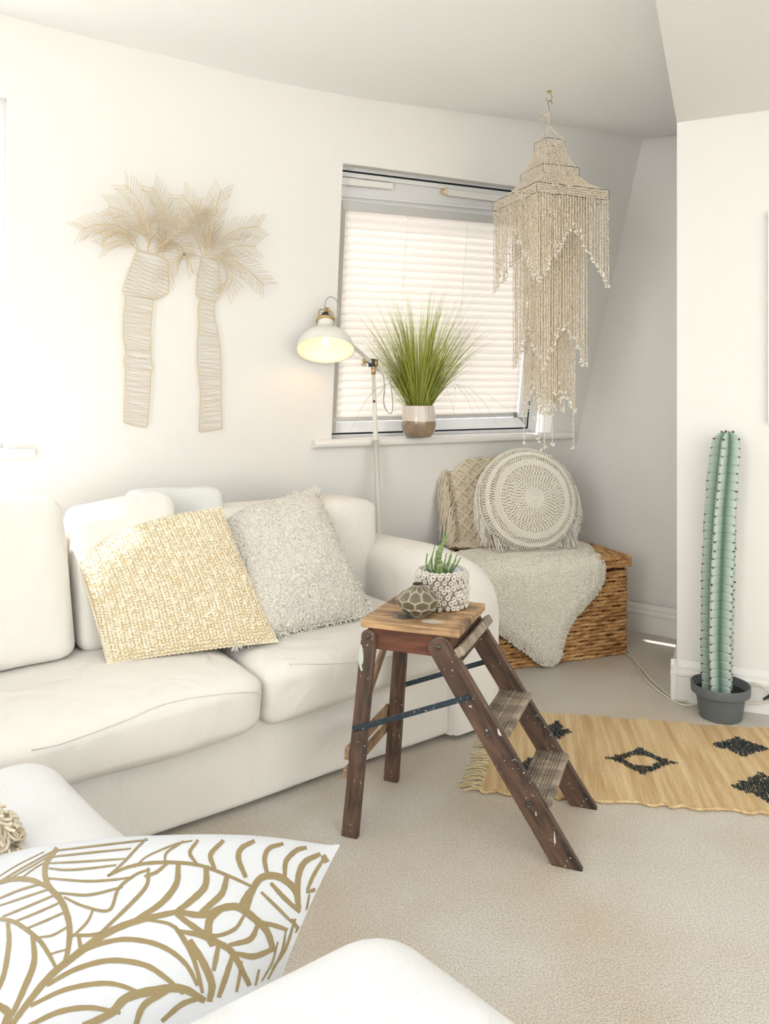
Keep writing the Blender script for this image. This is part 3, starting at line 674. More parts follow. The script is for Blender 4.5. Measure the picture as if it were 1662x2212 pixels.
S2 = thing('loveseat', 'white linen sofa in the foreground, seen from its arm end', 'sofa', tuple(fp_(.5, -.4, 0)))
v, f = fbox(.0, 1.05, -.85, -.03, .015, .3, rr=(.08, .08, .1), n=20); mk('base', v, f, sofa2_m, S2)
v, f = fbox(-.07, .95, -.80, .02, .27, .45, .46, rr=(.18, .2, .55), n=34, bulge=(.02, .02, .22), noise=.006, nscale=13); mk('seat_cushion', v, f, sofa2_m, S2)
v, f = fbox(.95, 1.23, -.85, .09, .02, .585, .66, rr=(.5, .2, .25), n=34, noise=.003, nscale=9); mk('armrest', v, f, sofa2_m, S2)
v, f = fbox(-.0, 1.1, -1.05, -.82, .02, .8, rr=(.1, .4, .2), n=16); mk('backrest', v, f, sofa2_m, S2)
# ================================================================ STEP LADDER
TZ = .58; k_ = CAMZ-TZ
tNL, tNR, tFR, tFL = atZ(779, 1338, TZ), atZ(990, 1362, TZ), atZ(1047, 1303, TZ), atZ(855, 1283, TZ)
EL = nrm(tNR-tNL); WL = nrm(tFL-tNL); WL = nrm(WL-EL*np.dot(WL, EL)); wid = .5*(np.linalg.norm(tFL-tNL)+np.linalg.norm(tFR-tNR)); ln = .5*(np.linalg.norm(tNR-tNL)+np.linalg.norm(tFR-tFL))
LD = thing('step_ladder', 'paint spattered old wooden step ladder used as a side table', 'ladder', tuple(atZ(1000, 1750, 0)))
def lp(e, w_, z): return V(tNL[0], tNL[1], 0)+EL*e+WL*w_+V(0, 0, z)
ZZ = V(0, 0, 1)
def local_build(mb, name, m, parent, c, ax, ay, az, **k):   # mesh with its own local axes so grain follows the piece
    verts = np.concatenate(mb.v); R_ = np.stack([nrm(ax), nrm(ay), nrm(az)], 1); loc = (verts-c)@R_
    me = bpy.data.meshes.new(name); me.from_pydata(loc.tolist(), [], mb.f); me.materials.append(m); me.update()
    o = bpy.data.objects.new(name, me); COL.objects.link(o); o.parent = parent
    M4 = Matrix(R_.tolist()).to_4x4(); M4.translation = Vector(c-ORG[parent.name]); o.matrix_local = M4; ORG[o.name] = c; ROT[o.name] = R_
    for kk, vv in k.items():
        if kk == 'bevel': bev(o, vv, 2)
        else: o[kk] = vv
    return o
def plank(name, a, b, side, wa, wb, th, m, bevel=.003, cut=False, parent=None, roundtop=False):
    # a top centre, b foot centre; side = thickness axis
    a = np.asarray(a, float); b = np.asarray(b, float); d = nrm(b-a); s = nrm(side-d*np.dot(side, d)); wx = nrm(np.cross(s, d)); L = np.linalg.norm(b-a)
    pts = []
    if roundtop:
        for k in range(9): an = PI*k/8; pts.append(a+wx*math.cos(an)*wa/2-d*math.sin(an)*wa/2*.8)
    else: pts += [a+wx*wa/2, a-wx*wa/2]
    e1 = b-wx*wb/2; e2 = b+wx*wb/2
    if cut: e1 = e1+d*((0-e1[2])/d[2]); e2 = e2+d*((0-e2[2])/d[2])
    pts += [e1, e2]; n = len(pts); mb = MB()
    mb.add([p-s*th/2 for p in pts]+[p+s*th/2 for p in pts], [tuple(range(n))[::-1], tuple(range(n, 2*n))]+[(i, (i+1) % n, n+(i+1) % n, n+i) for i in range(n)])
    return local_build(mb, name, m, parent or LD, (a+b)/2, wx, s, -d, bevel=bevel)
# top board
mb = MB(); c = lp(ln/2, wid/2, TZ-.011); mb.box(c, EL, WL, ZZ, ln/2, wid/2, .011)
tb = local_build(mb, 'top_board', woodtop_m, LD, c, EL, WL, ZZ, bevel=.004)
# paint and burn marks lying on the top board and its front edge
def flat_marks(name, pts_list, z, col, parent, m=None):
    for pl in pts_list:
        mb = MB()
        p = smooth_path([(x, y, 0) for x, y in pl], 4, True); c = p.mean(0)
        vs = [atZ(q[0], q[1], z) for q in p]; cc_ = atZ(c[0], c[1], z); n = len(vs)
        mb.add([cc_]+vs, [(0, (i+1) % n+1, i+1) for i in range(n)])
        mb.build(name, m or mat(name+'_m', col, .6), parent, smooth=False)
if 0: flat_marks('paint_mark', [[(912, 1345), (926, 1341), (933, 1347), (920, 1352)], [(955, 1348), (966, 1346), (968, 1350), (957, 1352)], [(928, 1356), (944, 1354), (952, 1359), (936, 1361)], [(818, 1337), (826, 1334), (830, 1341), (822, 1345)]], TZ+.0006, (214, 220, 206), tb)
ap_z = TZ-.022
# aprons (near, far, left end, right end)
in_ = .012
mb = MB(); c = lp(ln/2, in_+.010, ap_z-.03); mb.box(c, EL, WL, ZZ, ln/2-.018, .009, .03); local_build(mb, 'apron', woodapron_m, LD, c, EL, WL, ZZ, bevel=.002)
mb = MB(); c = lp(ln/2, wid-in_-.010, ap_z-.03); mb.box(c, EL, WL, ZZ, ln/2-.018, .009, .03); local_build(mb, 'apron', woodapron_m, LD, c, EL, WL, ZZ, bevel=.002)
mb = MB(); c = lp(ln-.022, wid/2, ap_z-.045); mb.box(c, WL, EL, ZZ, wid/2-.022, .008, .045); local_build(mb, 'apron', woodleg_m, LD, c, WL, EL, ZZ, bevel=.002)
# legs
zt = ap_z-.022
fNL = atZ(757, 1806, 0); fFL = atZ(846, 1686, 0); fNR = atZ(1227, 1872, 0); fFR = atZ(1262, 1742, 0)
hNL = lp(.024, .008, zt); hFL = lp(.024, wid-.008, zt)
plank('leg', hNL, fNL, WL, .042, .047, .022, woodleg_m, cut=True, roundtop=True)
plank('leg', hFL, fFL, WL, .042, .047, .022, woodleg_m, cut=True, roundtop=True)
hNR = lp(ln-.055, .004, TZ-.048); hFR = lp(ln-.050, wid-.004, TZ-.048)
plank('stringer', hNR, fNR, WL, .064, .066, .022, woodleg_m, cut=True, roundtop=True)
plank('stringer', hFR, fFR, WL, .064, .066, .022, woodleg_m, cut=True, roundtop=True)
def rail(t, far=False): a, b = (hFR, fFR) if far else (hNR, fNR); return a+(b-a)*t
def atz_r(z, far=False): a, b = (hFR, fFR) if far else (hNR, fNR); return a+(b-a)*((a[2]-z)/(a[2]-b[2]))
# treads with grooves
for z, nm, dx in ((.318, 'tread', 0), (.150, 'tread', 0)):
    a, b = atz_r(z), atz_r(z, True); ax = nrm(b-a); L = np.linalg.norm(b-a)-.022; c = (a+b)/2+EL*.006; ex = nrm(np.cross(ax, ZZ)); ex = ex*np.sign(np.dot(ex, EL))
    mb = MB(); hw = .044; pr = [(-hw, .010), (-hw, -.010), (hw, -.010), (hw+.004, -.004), (hw+.004, .006), (hw, .010)]
    xs = []
    for g0 in (.030, -.008):
        for gk in range(4): xs.append(g0-gk*.0078)
    for x in xs: pr += [(x+.0021, .010), (x+.0013, .0068), (x-.0013, .0068), (x-.0021, .010)]
    n = len(pr); vs = [c+ex*x+ZZ*z_-ax*L/2 for x, z_ in pr]+[c+ex*x+ZZ*z_+ax*L/2 for x, z_ in pr]
    mb.add(vs, [(i, (i+1) % n, n+(i+1) % n, n+i) for i in range(n)]+[tuple(range(n)), tuple(range(n, 2*n))[::-1]])
    local_build(mb, nm, woodstep_m, LD, c, ax, ex, ZZ)
# narrow worn upper bar fixed on the stringer fronts
n3 = nrm(np.cross(WL, nrm(fNR-hNR))); n3 = n3*np.sign(n3[0])
a = atz_r(.50)+n3*.045-WL*.012; b = atz_r(.505, True)+n3*.045+WL*.012; ax = nrm(b-a)
mb = MB(); c = (a+b)/2; mb.box(c, ax, nrm(np.cross(ax, n3)), n3, np.linalg.norm(b-a)/2, .013, .012); local_build(mb, 'upper_bar', woodstep_m, LD, c, ax, np.cross(ax, n3), n3, bevel=.005)
# rear frame rungs and brace
def lleg(t, far=False): a, b = (hFL, fFL) if far else (hNL, fNL); return a+(b-a)*t
sidev = -nrm(np.cross(WL, nrm(fNL-hNL))); sidev = sidev*np.sign(np.dot(sidev, -EL))
def rung(ta, tb_, off, m, h=.034, th=.014, ov=.012, name='rung'):
    a, b = lleg(ta)+sidev*off-WL*ov, lleg(tb_, True)+sidev*off+WL*ov; ax = nrm(b-a); c = (a+b)/2; mb = MB()
    mb.box(c, ax, sidev, nrm(np.cross(ax, sidev)), np.linalg.norm(b-a)/2, th/2, h/2); local_build(mb, name, m, LD, c, ax, sidev, np.cross(ax, sidev), bevel=.003)
rung(.60, .60, .030, woodpale_m); 
# second short board end below, tied across the back
rung(.70, .70, .030, woodpale_m, h=.026)
a, b = lleg(.02, True)+sidev*.018-WL*.02, lleg(.50)+sidev*.020+WL*.02; ax = nrm(b-a); c = (a+b)/2; mb = MB()
mb.box(c, ax, sidev, nrm(np.cross(ax, sidev)), np.linalg.norm(b-a)/2, .006, .015); local_build(mb, 'brace', woodpale_m, LD, c, ax, sidev, np.cross(ax, sidev), bevel=.002)
# flat iron stays with rivets
def stay(far):
    s = -1 if not far else 1
    a = atY(768, 1575, lleg(.46)[1]) if not far else lleg(.46, True); a = lleg(.46, far)+WL*s*.0135-EL*.008; b = rail(.235, far)+WL*s*.019
    ax = nrm(b-a); c = (a+b)/2; zz = nrm(np.cross(ax, WL)); mb = MB(); mb.box(c, ax, WL, zz, np.linalg.norm(b-a)/2+.008, .0016, .0075)
    st = local_build(mb, 'iron_stay', steel_m, LD, c, ax, WL, zz, bevel=.001)
    for p in (a, b):
        v, f = lathe([(0, .0055), (.004, .0045), (.0065, .001), (.0065, -.001), (0, -.001)], p+WL*s*.002, WL*s, 12); mk('rivet', v, f, steel_m, st)
stay(False); stay(True)
# rivets and bolts through the timber
rv = mat('rivet_iron', (96, 92, 88), .45, metal=.7)
for p, r in ((hNL, .007), (hNR, .008)):
    q = p-WL*.012; v, f = lathe([(0, .006), (r*.6, .005), (r, .0015), (r, -.001), (0, -.001)], q, -WL, 16); mk('rivet', v, f, rv, LD)
for z in (.318, .150):
    q = atz_r(z)-WL*.0115; v, f = lathe([(0, .003), (.004, .003), (.0045, .006), (.0072, .006), (.0076, .003), (.0076, -.001), (0, -.001)], q, -WL, 16); mk('bolt', v, f, rv, LD)
for p in (hFR,):
    pass
# paint splash on the near left leg and drips
def leg_marks(name, polys, P0, nn, col, par):
    for pl in polys:
        mb = MB()
        p = smooth_path([(x, y, 0) for x, y in pl], 4, True)
        vs = []
        for q in list(p)+[p.mean(0)]:
            r = ray(q[0], q[1]); t = np.dot(P0-CAM, nn)/np.dot(r, nn); vs.append(CAM+r*t)
        n = len(vs)-1; mb.add(vs, [(n, (i+1) % n, i) for i in range(n)])
        mb.build(name, mat(name+'_m', col, .6), par, smooth=False)
ln_ = nrm(np.cross(nrm(fNL-hNL), nrm(np.cross(WL, fNL-hNL)))); ln_ = ln_*np.sign(np.dot(ln_, -WL))
leg_marks('paint_mark', [[(781, 1392), (785, 1410), (785, 1430), (781, 1440), (784, 1448), (779, 1447), (775, 1425), (777, 1400)]], lleg(.15)+ln_*.0122, ln_, (204, 212, 198), LD)
rn_ = nrm(np.cross(nrm(fNR-hNR), nrm(np.cross(WL, fNR-hNR)))); rn_ = rn_*np.sign(np.dot(rn_, -WL))
leg_marks('paint_mark', [[(1012, 1525), (1020, 1524), (1018, 1527), (1021, 1530)], [(1198, 1795), (1200, 1808), (1201, 1822), (1197, 1818)], [(1075, 1573), (1080, 1580), (1084, 1590), (1077, 1586)], [(1158, 1752), (1160, 1762), (1157, 1760)], [(1050, 1575), (1054, 1578), (1051, 1580)]], rail(.5)+rn_*.0122, rn_, (226, 222, 212), LD)

# ================================================================ VASE
vc = np.append(atZ(903, 1330, TZ)[:2], TZ+.0005)
VA = thing('faceted_vase', 'small glossy olive grey vase with honeycomb facets on the ladder top', 'vase', tuple(vc))
prof = [(0, .022), (.05, .026), (.12, .036), (.25, .048), (.4, .056), (.5, .058), (.6, .055), (.7, .046), (.8, .034), (.88, .022), (.94, .0155), (.98, .0135), (1.0, .0145)]
pt = np.array([p[0] for p in prof]); pr_ = np.array([p[1] for p in prof])*1.07; nt_, nv = 180, 90
tt = np.linspace(0, 1, nv); rr_ = np.interp(tt, pt, pr_); th = np.arange(nt_)*2*PI/nt_
rows = [-.02, .16, .42, .68, .92]; ncell = 9; cells = []
for i, r_ in enumerate(rows):
    for j in range(ncell): cells.append(((j+.5*(i % 2))*2*PI/ncell, r_))
cells = np.array(cells); T2, V2 = np.meshgrid(th, tt)
D_ = []
for a, b in cells:
    da = (T2-a+PI) % (2*PI)-PI; R0 = .042; D_.append(np.sqrt((da*R0)**2+((V2-b)*.105)**2))
D_ = np.sort(np.array(D_), 0); ridge = np.clip((D_[1]-D_[0])/.012, 0, 1); ridge = np.where(V2 > .93, 0.3, ridge); off = -np.minimum(ridge, 1)**.85*.0055*np.where(V2 > .93, 0, 1)*np.clip(rr_/.03, 0, 1)[:, None]
R2 = rr_[:, None]+off; v = np.stack([vc[0]+R2*np.cos(T2), vc[1]+R2*np.sin(T2), vc[2]+V2*.090], -1).reshape(-1, 3)
mk('body', v, gridf(nv, nt_, True), glaze_m, VA, attrs={'ridge': ridge.ravel()})
v, f = lathe([(.0155, .090), (.0145, .0915), (.0115, .0895), (.011, .07), (0, .07)], vc, n=32); mk('mouth', v, f, mat('dark_mouth', (60, 52, 42), .4), VA)
v, f = lathe([(0, 0), (.0215, 0), (.022, .002)], vc, n=32); mk('foot', v, f, glaze_m, VA)

# ================================================================ CORAL POT with succulent
pc = V(.170, 2.285, TZ+.0005)
PT = thing('knobbly_planter', 'pale stoneware planter covered in little ring shaped knobs', 'planter', tuple(pc))
H_ = .102; v, f = lathe([(0, .001), (.058, .001), (.062, .004), (.068, .012), (.070, .05), (.069, H_-.004), (.066, H_), (.062, H_-.003), (.061, .05), (0, .05)], pc, n=48); mk('body', v, f, coralb_m, PT)
v, f = lathe([(.0, .086), (.054, .086)], pc, n=24); mk('soil', v, f, soil_m, PT)
v, f = lathe([(.052, .088), (.053, .106), (.056, .108), (.058, .106), (.058, .08)], pc, n=40); mk('liner', v, f, linerw_m, PT)
kv, kf = lathe([(.0052, -.006), (.0062, .003), (.0080, .0075), (.0082, .010), (.0066, .0125), (.0048, .0118), (.0034, .009), (.003, .006)], n=10)
km = bpy.data.meshes.new('knob'); km.from_pydata(kv.tolist(), [], kf); km.materials.append(coral_m); km.polygons.foreach_set('use_smooth', [True]*len(km.polygons))
hv, hf = lathe([(0, .0072), (.0036, .0072)], n=8); km2 = bpy.data.meshes.new('knob_hole'); km2.from_pydata(hv.tolist(), [], hf); km.materials.append(coralh_m)
bm = bmesh.new(); bm.from_mesh(km); n0 = len(bm.faces); bm.from_mesh(km2); bm.faces.ensure_lookup_table()
for i in range(n0, len(bm.faces)): bm.faces[i].material_index = 1
bm.to_mesh(km); bm.free()
for i in range(8):
    nk = 26
    for j in range(nk):
        a = (j+.5*(i % 2)+random.uniform(-.18, .18))*2*PI/nk; z = .012+i*.0142+random.uniform(-.002, .002); s = random.uniform(.82, 1.12)
        d = V(math.cos(a), math.sin(a), random.uniform(-.15, .35) if 0 < i < 7 else (-.35 if i == 0 else 1.1)); d = nrm(d); x = nrm(np.cross(d, ZZ)); y = np.cross(d, x)
        o = bpy.data.objects.new('knob', km); COL.objects.link(o); o.parent = PT
        M4 = Matrix(np.stack([x*s, y*s, d*s], 1).tolist()).to_4x4(); M4.translation = Vector(V(math.cos(a)*(.069 if i < 7 else .066), math.sin(a)*(.069 if i < 7 else .066), z if i < 7 else .1)); o.matrix_local = M4
SU = thing('succulent', 'small green spiky succulent growing in the knobbly planter', 'plant', tuple(pc+V(0, 0, .09)))
def stem(base, tip, r0, r1, bend, nb, bs):
    base = np.array(base); tip = np.array(tip); mid = (base+tip)/2+np.array(bend); P = smooth_path([base, mid, tip], 8); t = np.linspace(0, 1, len(P))
    mb = MB(); mb.tube(P, r0+(r1-r0)*t, 6); bv, bf = blob(5, 3); _, T, N, B = frames(P)
    for k in range(nb):
        i = random.randint(0, len(P)-1); a = random.uniform(0, 2*PI); rr__ = r0+(r1-r0)*i/len(P)
        mb.add(P[i]+(N[i]*math.cos(a)+B[i]*math.sin(a))*rr__+bv*bs*(.6+.4*(1-i/len(P))), bf)
    mb.build('stem', succ_m, SU)
b0 = pc+V(0, 0, .088)
def spx(x, y, Y=2.275): return atY(x, y, Y)
stem(b0+V(-.012, 0, 0), spx(968, 1152), .011, .0045, (-.012, 0, 0), 110, .0038)
for (x, y, rx, Y) in [(923, 1196, -.03, 2.26), (940, 1176, -.025, 2.28), (944, 1190, -.015, 2.25), (978, 1188, .0, 2.25), (988, 1198, .01, 2.27), (995, 1205, .012, 2.26), (976, 1200, .004, 2.24), (932, 1205, -.03, 2.25), (950, 1205, -.01, 2.24), (965, 1195, -.002, 2.29), (985, 1210, .01, 2.24)]:
    stem(b0+V(rx, random.uniform(-.02, .01), 0), spx(x, y, Y), .0042, .0014, (rx*.3, 0, -.004), 34, .0019)
stem(b0+V(-.008, -.018, 0), spx(950, 1212, 2.245), .011, .009, (0, 0, 0), 30, .003)

# ================================================================ CACTUS
cc0 = atZ(1557, 1545, 0); cc0 = V(cc0[0], 2.89, 0); cc0[0] = (1557-831)/1662*2.89
CA = thing('potted_cactus', 'tall pale green column cactus with brown spines in a dark grey pot', 'cactus', tuple(cc0))
v, f = lathe([(0, .004), (.070, .001), (.075, .004), (.087, .088), (.089, .089), (.098, .090), (.1035, .094), (.105, .124), (.1035, .127), (.100, .126), (.098, .118), (.086, .09), (.083, .085), (0, .085)], cc0, n=64); mk('pot', v, f, potgrey_m, CA, auto=50)
v, f = lathe([(.0, .098), (.0965, .098)], cc0, n=32); mk('soil', v, f, soil_m, CA)
nz, nt_ = 480, 96; zb = .095; c_t = atY(1573, 931, 2.89); H = c_t[2]-zb; tz = np.linspace(0, 1, nz); th = np.arange(nt_)*2*PI/nt_
path_px = [(1552, 1480), (1551, 1400), (1553, 1300), (1556, 1200), (1560, 1100), (1566, 1020), (1570, 970), (1573, 931)]
zp = np.array([atY(x, y, 2.89)[2] for x, y in path_px]); xp = np.array([atY(x, y, 2.89)[0] for x, y in path_px]); zz_ = zb+tz*H
cx = np.interp(zz_, zp, xp); wpx = np.interp(zz_, zp, [32, 34, 35, 35, 34, 33, 31, 27])/1662*2.89; endr = np.sqrt(np.clip(1-((tz-.955)/.045)**2, 0, 1)); wr_ = np.where(tz > .955, endr, 1)
wpx = wpx*wr_; nseg = 31; segp = (tz*nseg) % 1.0; cre = np.exp(-((segp-.5)/.5)**2); groove = 1-.10*np.exp(-(np.minimum(segp, 1-segp)/.07)**2)
rot = .25*np.sin(tz*4+.5)*.4; A2, Z2 = np.meshgrid(th, tz); ph = (A2+math.radians(-90)*0+rot[:, None]); rib = np.abs(((ph-math.radians(226))/(2*PI/5)) % 1-.5)*2
star = .50+.54*rib**1.2; R2 = wpx[:, None]*star*groove[:, None]*(1+.012*np.sin(Z2*70+A2*3))
v = np.stack([cx[:, None]+R2*np.cos(A2), cc0[1]+R2*np.sin(A2), zb+Z2*H], -1).reshape(-1, 3); fq = gridf(nz, nt_, True)
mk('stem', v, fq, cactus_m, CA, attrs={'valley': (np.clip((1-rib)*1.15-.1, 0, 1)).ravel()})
sv, sf_ = tuft(0); P, Z_ = [], []
Rg = R2.reshape(nz, nt_)
for i in range(nseg):
    zi = int((i+.98)/nseg*nz) if i < nseg-1 else nz-3
    zi = min(zi, nz-2)
    for k in range(5):
        a = (math.radians(226)+k*2*PI/5-rot[zi]) % (2*PI); j = int(round(a/(2*PI)*nt_)) % nt_
        p = v.reshape(nz, nt_, 3)[zi, j]; out = nrm(V(math.cos(a), math.sin(a), 0))
        for q in range(5):
            P.append(p-out*.001); Z_.append(nrm(out+.9*RNG.standard_normal(3)))
P = np.array(P); Z_ = np.array(Z_); X_ = unit(np.cross(Z_, V(.3, .2, 1))); Y_ = np.cross(Z_, X_)
v1, f1 = scatter(sv, sf_, basis(X_*.0026, Y_*.0026, Z_*RNG.uniform(.004, .010, (len(P), 1))), P); mk('spine_clusters', v1, f1, spine_m, CA, kind='stuff')

# ================================================================ CABLES
CB = []
def cw(x, y, off=.055):
    P0 = cc-SA*off; r = ray(x, y); p = CAM+r*(np.dot(P0-CAM, SA)/np.dot(r, SA)); p[2] = max(p[2], .005); return p
def cable(px, zs, label, r=.0038, m=cable_m, name='cable'):
    P = [atZ(x, y, z) if z else cw(x, y, .045 if y > 1515 else .036) for (x, y), z in zip(px, zs)]; v, f = tube(smooth_path(P, 10), r, 8)
    return mk(name, v, f, m, org=P[0], label=label, cat='cable')
cable([(1352, 1410), (1372, 1428), (1392, 1464), (1428, 1496), (1474, 1522), (1515, 1520), (1600, 1518), (1640, 1519), (1675, 1514)], [.004]*5+[0, 0, 0, 0], 'white cable on the carpet passing in front of the cactus pot, lower run')
cable([(1356, 1404), (1380, 1435), (1412, 1472), (1462, 1511), (1510, 1510), (1560, 1508), (1605, 1500), (1620, 1477), (1640, 1478), (1656, 1490), (1672, 1510)], [.009]*4+[.012]+[0]*7, 'white cable that rises in a loop right of the cactus pot')
pg = MB(); a = cw(1649, 1511, .07); b = cw(1674, 1499, .07); pg.tube([a, a+(b-a)*.4, b], [.004, .006, .010], 10); o = pg.build('cable_connector', black_m, org=a, label='black cable connector by the skirting at the right edge of the photo', cat='connector')

# ================================================================ RUG
RG = thing('flatweave_rug', 'straw coloured flatweave rug with navy medallions and fringe', 'rug', tuple(atZ(1300, 1650, 0)))
rNL = atZ(1040, 1713, 0); rFL = atZ(1098, 1536, 0); rd = nrm(atZ(1662, 1762, 0)-rNL); rw_ = nrm(rFL-rNL); rW = np.linalg.norm(rFL-rNL)
rd2 = nrm(atZ(1662, 1577, 0)-rFL); RL = 1.55
nu, nv = 260, 70; uu = np.linspace(0, RL, nu); vv_ = np.linspace(0, 1, nv)
Pg = np.zeros((nu, nv, 3))
for j, t in enumerate(vv_):
    st = rNL+(rFL-rNL)*t; dd = nrm(rd*(1-t)+rd2*t)
    edge = .006*math.sin(0) ; Pg[:, j] = st+uu[:, None]*dd
U2, V2 = np.meshgrid(uu, vv_, indexing='ij')
Pg[..., 2] = .006+.0014*np.sin(U2*420+2*np.sin(V2*3))+.0016*np.sin(U2*17+V2*5)*np.sin(V2*7)+.0010*np.sin(V2*230)
sc_ = .007*np.sin(U2*70+np.sin(U2*23)*2); Pg += (rw_*1)[None, None]*(sc_*(np.abs(V2*2-1)**14))[..., None]*np.sign(V2-.5)[..., None]
Pb = Pg.copy(); Pb[..., 2] = .0005
g = gridf(nu, nv); v = np.vstack([Pg.reshape(-1, 3), Pb.reshape(-1, 3)]); N = nu*nv; idx = np.arange(N).reshape(nu, nv)
def strip(a): return [(a[i], a[i+1], a[i+1]+N, a[i]+N) for i in range(len(a)-1)]
fs = g[:, ::-1].tolist()+strip(idx[:, 0])+strip(idx[:, -1][::-1])+strip(idx[0][::-1])+strip(idx[-1])
R_ = np.stack([rd, rw_-rd*np.dot(rw_, rd), ZZ], 1); R_[:, 1] = nrm(R_[:, 1]); mb = MB(); mb.v = [v]; mb.f = [tuple(map(int, q)) for q in fs]
o = local_build(mb, 'woven_field', strawrug_m, RG, rNL.copy(), R_[:, 0], R_[:, 1], ZZ); o.data.polygons.foreach_set('use_smooth', [True]*len(o.data.polygons))
def rp(u, t, z=.0085):
    dd = nrm(rd*(1-t)+rd2*t); p = rNL+(rFL-rNL)*t+dd*u; p[2] = z; return p
def rinv(x, y):
    p = atZ(x, y, .008); q = p-rNL; u = np.dot(q, nrm(R_[:, 0])); t = np.dot(q, R_[:, 1])/rW; u = u-np.dot(rFL-rNL, R_[:, 0])*t; return u, t
bv, bf = blob(5, 3); P, X_ = [], []
def medal(x, y, hu, ht, hollow=True):
    u0, t0 = rinv(x, y); nr = 13
    for i in range(-nr, nr+1):
        lim = hu*(1-abs(i)/nr)*(.75+.35*random.random()); tt_ = t0+i/nr*ht/rW; n = max(1, int(lim*2/.0062))
        if abs(i) > nr-3: lim = max(lim, .012)
        for k in range(-n, n+1):
            uu_ = k*.0062
            if abs(uu_) > lim: continue
            if hollow and abs(i) < nr*.42 and abs(uu_) < hu*.42*(1-abs(i)/(nr*.6))+.012: continue
            if random.random() < .08: continue
            P.append(rp(u0+uu_+random.uniform(-.001, .001), tt_+random.uniform(-.004, .004))); X_.append(1)
medal(1385, 1640, .110, .092); medal(1597, 1607, .095, .075, False); medal(1655, 1700, .105, .10, False); medal(1200, 1577, .055, .085, False); medal(1140, 1664, .055, .085, False)
P = np.array(P); N_k = len(P); sz = RNG.uniform(.7, 1.3, (N_k, 1)); a1 = np.tile(R_[:, 0], (N_k, 1)); a2 = np.tile(R_[:, 1], (N_k, 1)); a3 = np.tile(ZZ, (N_k, 1))
v, f = scatter(bv, bf, basis(a1*.0028*sz, a2*.0068*sz, a3*.0022), P); mk('medallion_stitches', v, f, rugdark_m, RG, kind='stuff')
fr_ = MB()
for i in range(46):
    t = (i+.5)/46
    for k in range(4):
        p0 = rp(.004, t+random.uniform(-.005, .005), .005); dr = -rd*random.uniform(.045, .085)+rw_*random.uniform(-.03, .03); mid = p0+dr*.5+V(0, 0, random.uniform(.002, .008)); e = p0+dr; e[2] = .002
        fr_.tube(smooth_path([p0, mid, e], 4), [.0016]*9, 4)
fr_.build('fringe', mat('rug_fringe', (226, 206, 166), .95), RG, kind='stuff')
kn = []
for i in range(60): kn.append(rp(-.002, (i+.5)/60, .005))
v, f = scatter(bv, bf, np.tile(np.eye(3)*.005, (60, 1, 1)), np.array(kn)); mk('fringe_knots', v, f, strawrug_m, RG, kind='stuff')
# rolled selvedge along near edge
ed = []
for i in range(230): u = i/230*RL; ed.append(rp(u, 0, .006)-rw_*.007*math.sin(u*70+math.sin(u*23)*2))
v, f = tube(ed, .0045+.001*np.sin(np.arange(230)*1.7), 6); mk('selvedge', v, f, strawrug_m, RG)
# ================================================================ FLOOR LAMP
LY = 3.5; pb = V((824-831)/1662*LY+.006, LY, 0)
FLp = thing('floor_lamp', 'white floor lamp with a dome shade and brass fittings behind the sofa', 'lamp', tuple(pb))
J = atY(804, 784, LY); p1 = atY(820, 1150, LY)
v, f = lathe([(0, .022), (.03, .022), (.085, .016), (.098, .008), (.10, 0), (0, 0)], pb, n=40); mk('base', v, f, lampw_m, FLp)
js = atY(812, 950, LY); jt = atY(807, 806, LY)
v, f = tube([pb+V(0, 0, .02), p1, js], [.0135, .0125, .012], 14); mk('pole', v, f, lampw_m, FLp)
v, f = tube([js, jt], [.0115, .0085], 14); mk('pole', v, f, lampw_m, FLp)
s_ = atY(808.5, 867, LY-.011); v, f = lathe([(0, .003), (.004, .002), (.0055, 0)], s_, (0, -1, 0), 12); mk('screw', v, f, black_m, FLp)
v, f = lathe([(.0, 0), (.0105, 0), (.0105, .028), (.008, .030), (.012, .034), (.012, .042), (0, .042)], jt-V(0, 0, .006), n=20); mk('pole_collar', v, f, brass_m, FLp)
ax_arm = nrm(atY(740, 722, 3.24)-J)
mb = MB(); mb.box(J, (1, 0, 0), (0, 1, 0), (0, 0, 1), .016, .014, .018); jo = mb.build('joint', black_m, FLp, bevel=.004)
v, f = lathe([(0, .004), (.016, .003), (.018, 0), (.018, -.006), (0, -.006)], J+V(.022, 0, .0), (1, -.2, 0), 20); mk('joint_cap', v, f, brass_m, jo)
wg = MB(); wg.box(J+V(-.028, -.004, .004), (1, 0, 0), (0, 1, 0), (0, 0, 1), .012, .002, .005)
bv, bf = blob(8, 6); wg.add(J+V(-.036, -.004, .012)+bv*V(.009, .003, .008), bf); wg.add(J+V(-.038, -.004, -.008)+bv*V(.009, .003, .008), bf); wg.build('wing_nut', brass_m, jo)
rim_c = atY(703.5, 757, 3.2); axS = nrm(V(-.02, .40, .91)); nk_ = rim_c+axS*.125
aend = nk_+V(.03, .03, -.02)
v, f = tube([J+nrm(J-aend)*.09, J, aend], [.0085, .0085, .0085], 12); mk('arm', v, f, lampw_m, FLp)
prof = [(.034, .140), (.034, .112), (.040, .100), (.062, .088), (.088, .070), (.108, .045), (.117, .022), (.120, .004), (.1215, 0), (.119, 0), (.114, .022), (.105, .043), (.086, .067), (.060, .085), (.037, .097), (.031, .110), (.031, .130)]
v, f = lathe(smooth_path([(a, b, 0) for a, b in prof[:9]], 3)[:, :2].tolist()+prof[9:], rim_c, axS, 56); sh = mk('lamp_shade', v, f, lampw_m, FLp)
v, f = lathe([(.030, .136), (.041, .136), (.043, .140), (.041, .147), (.034, .150), (.030, .150), (.026, .148), (0, .148)], rim_c, axS, 32); mk('shade_collar', v, f, brass_m, FLp)
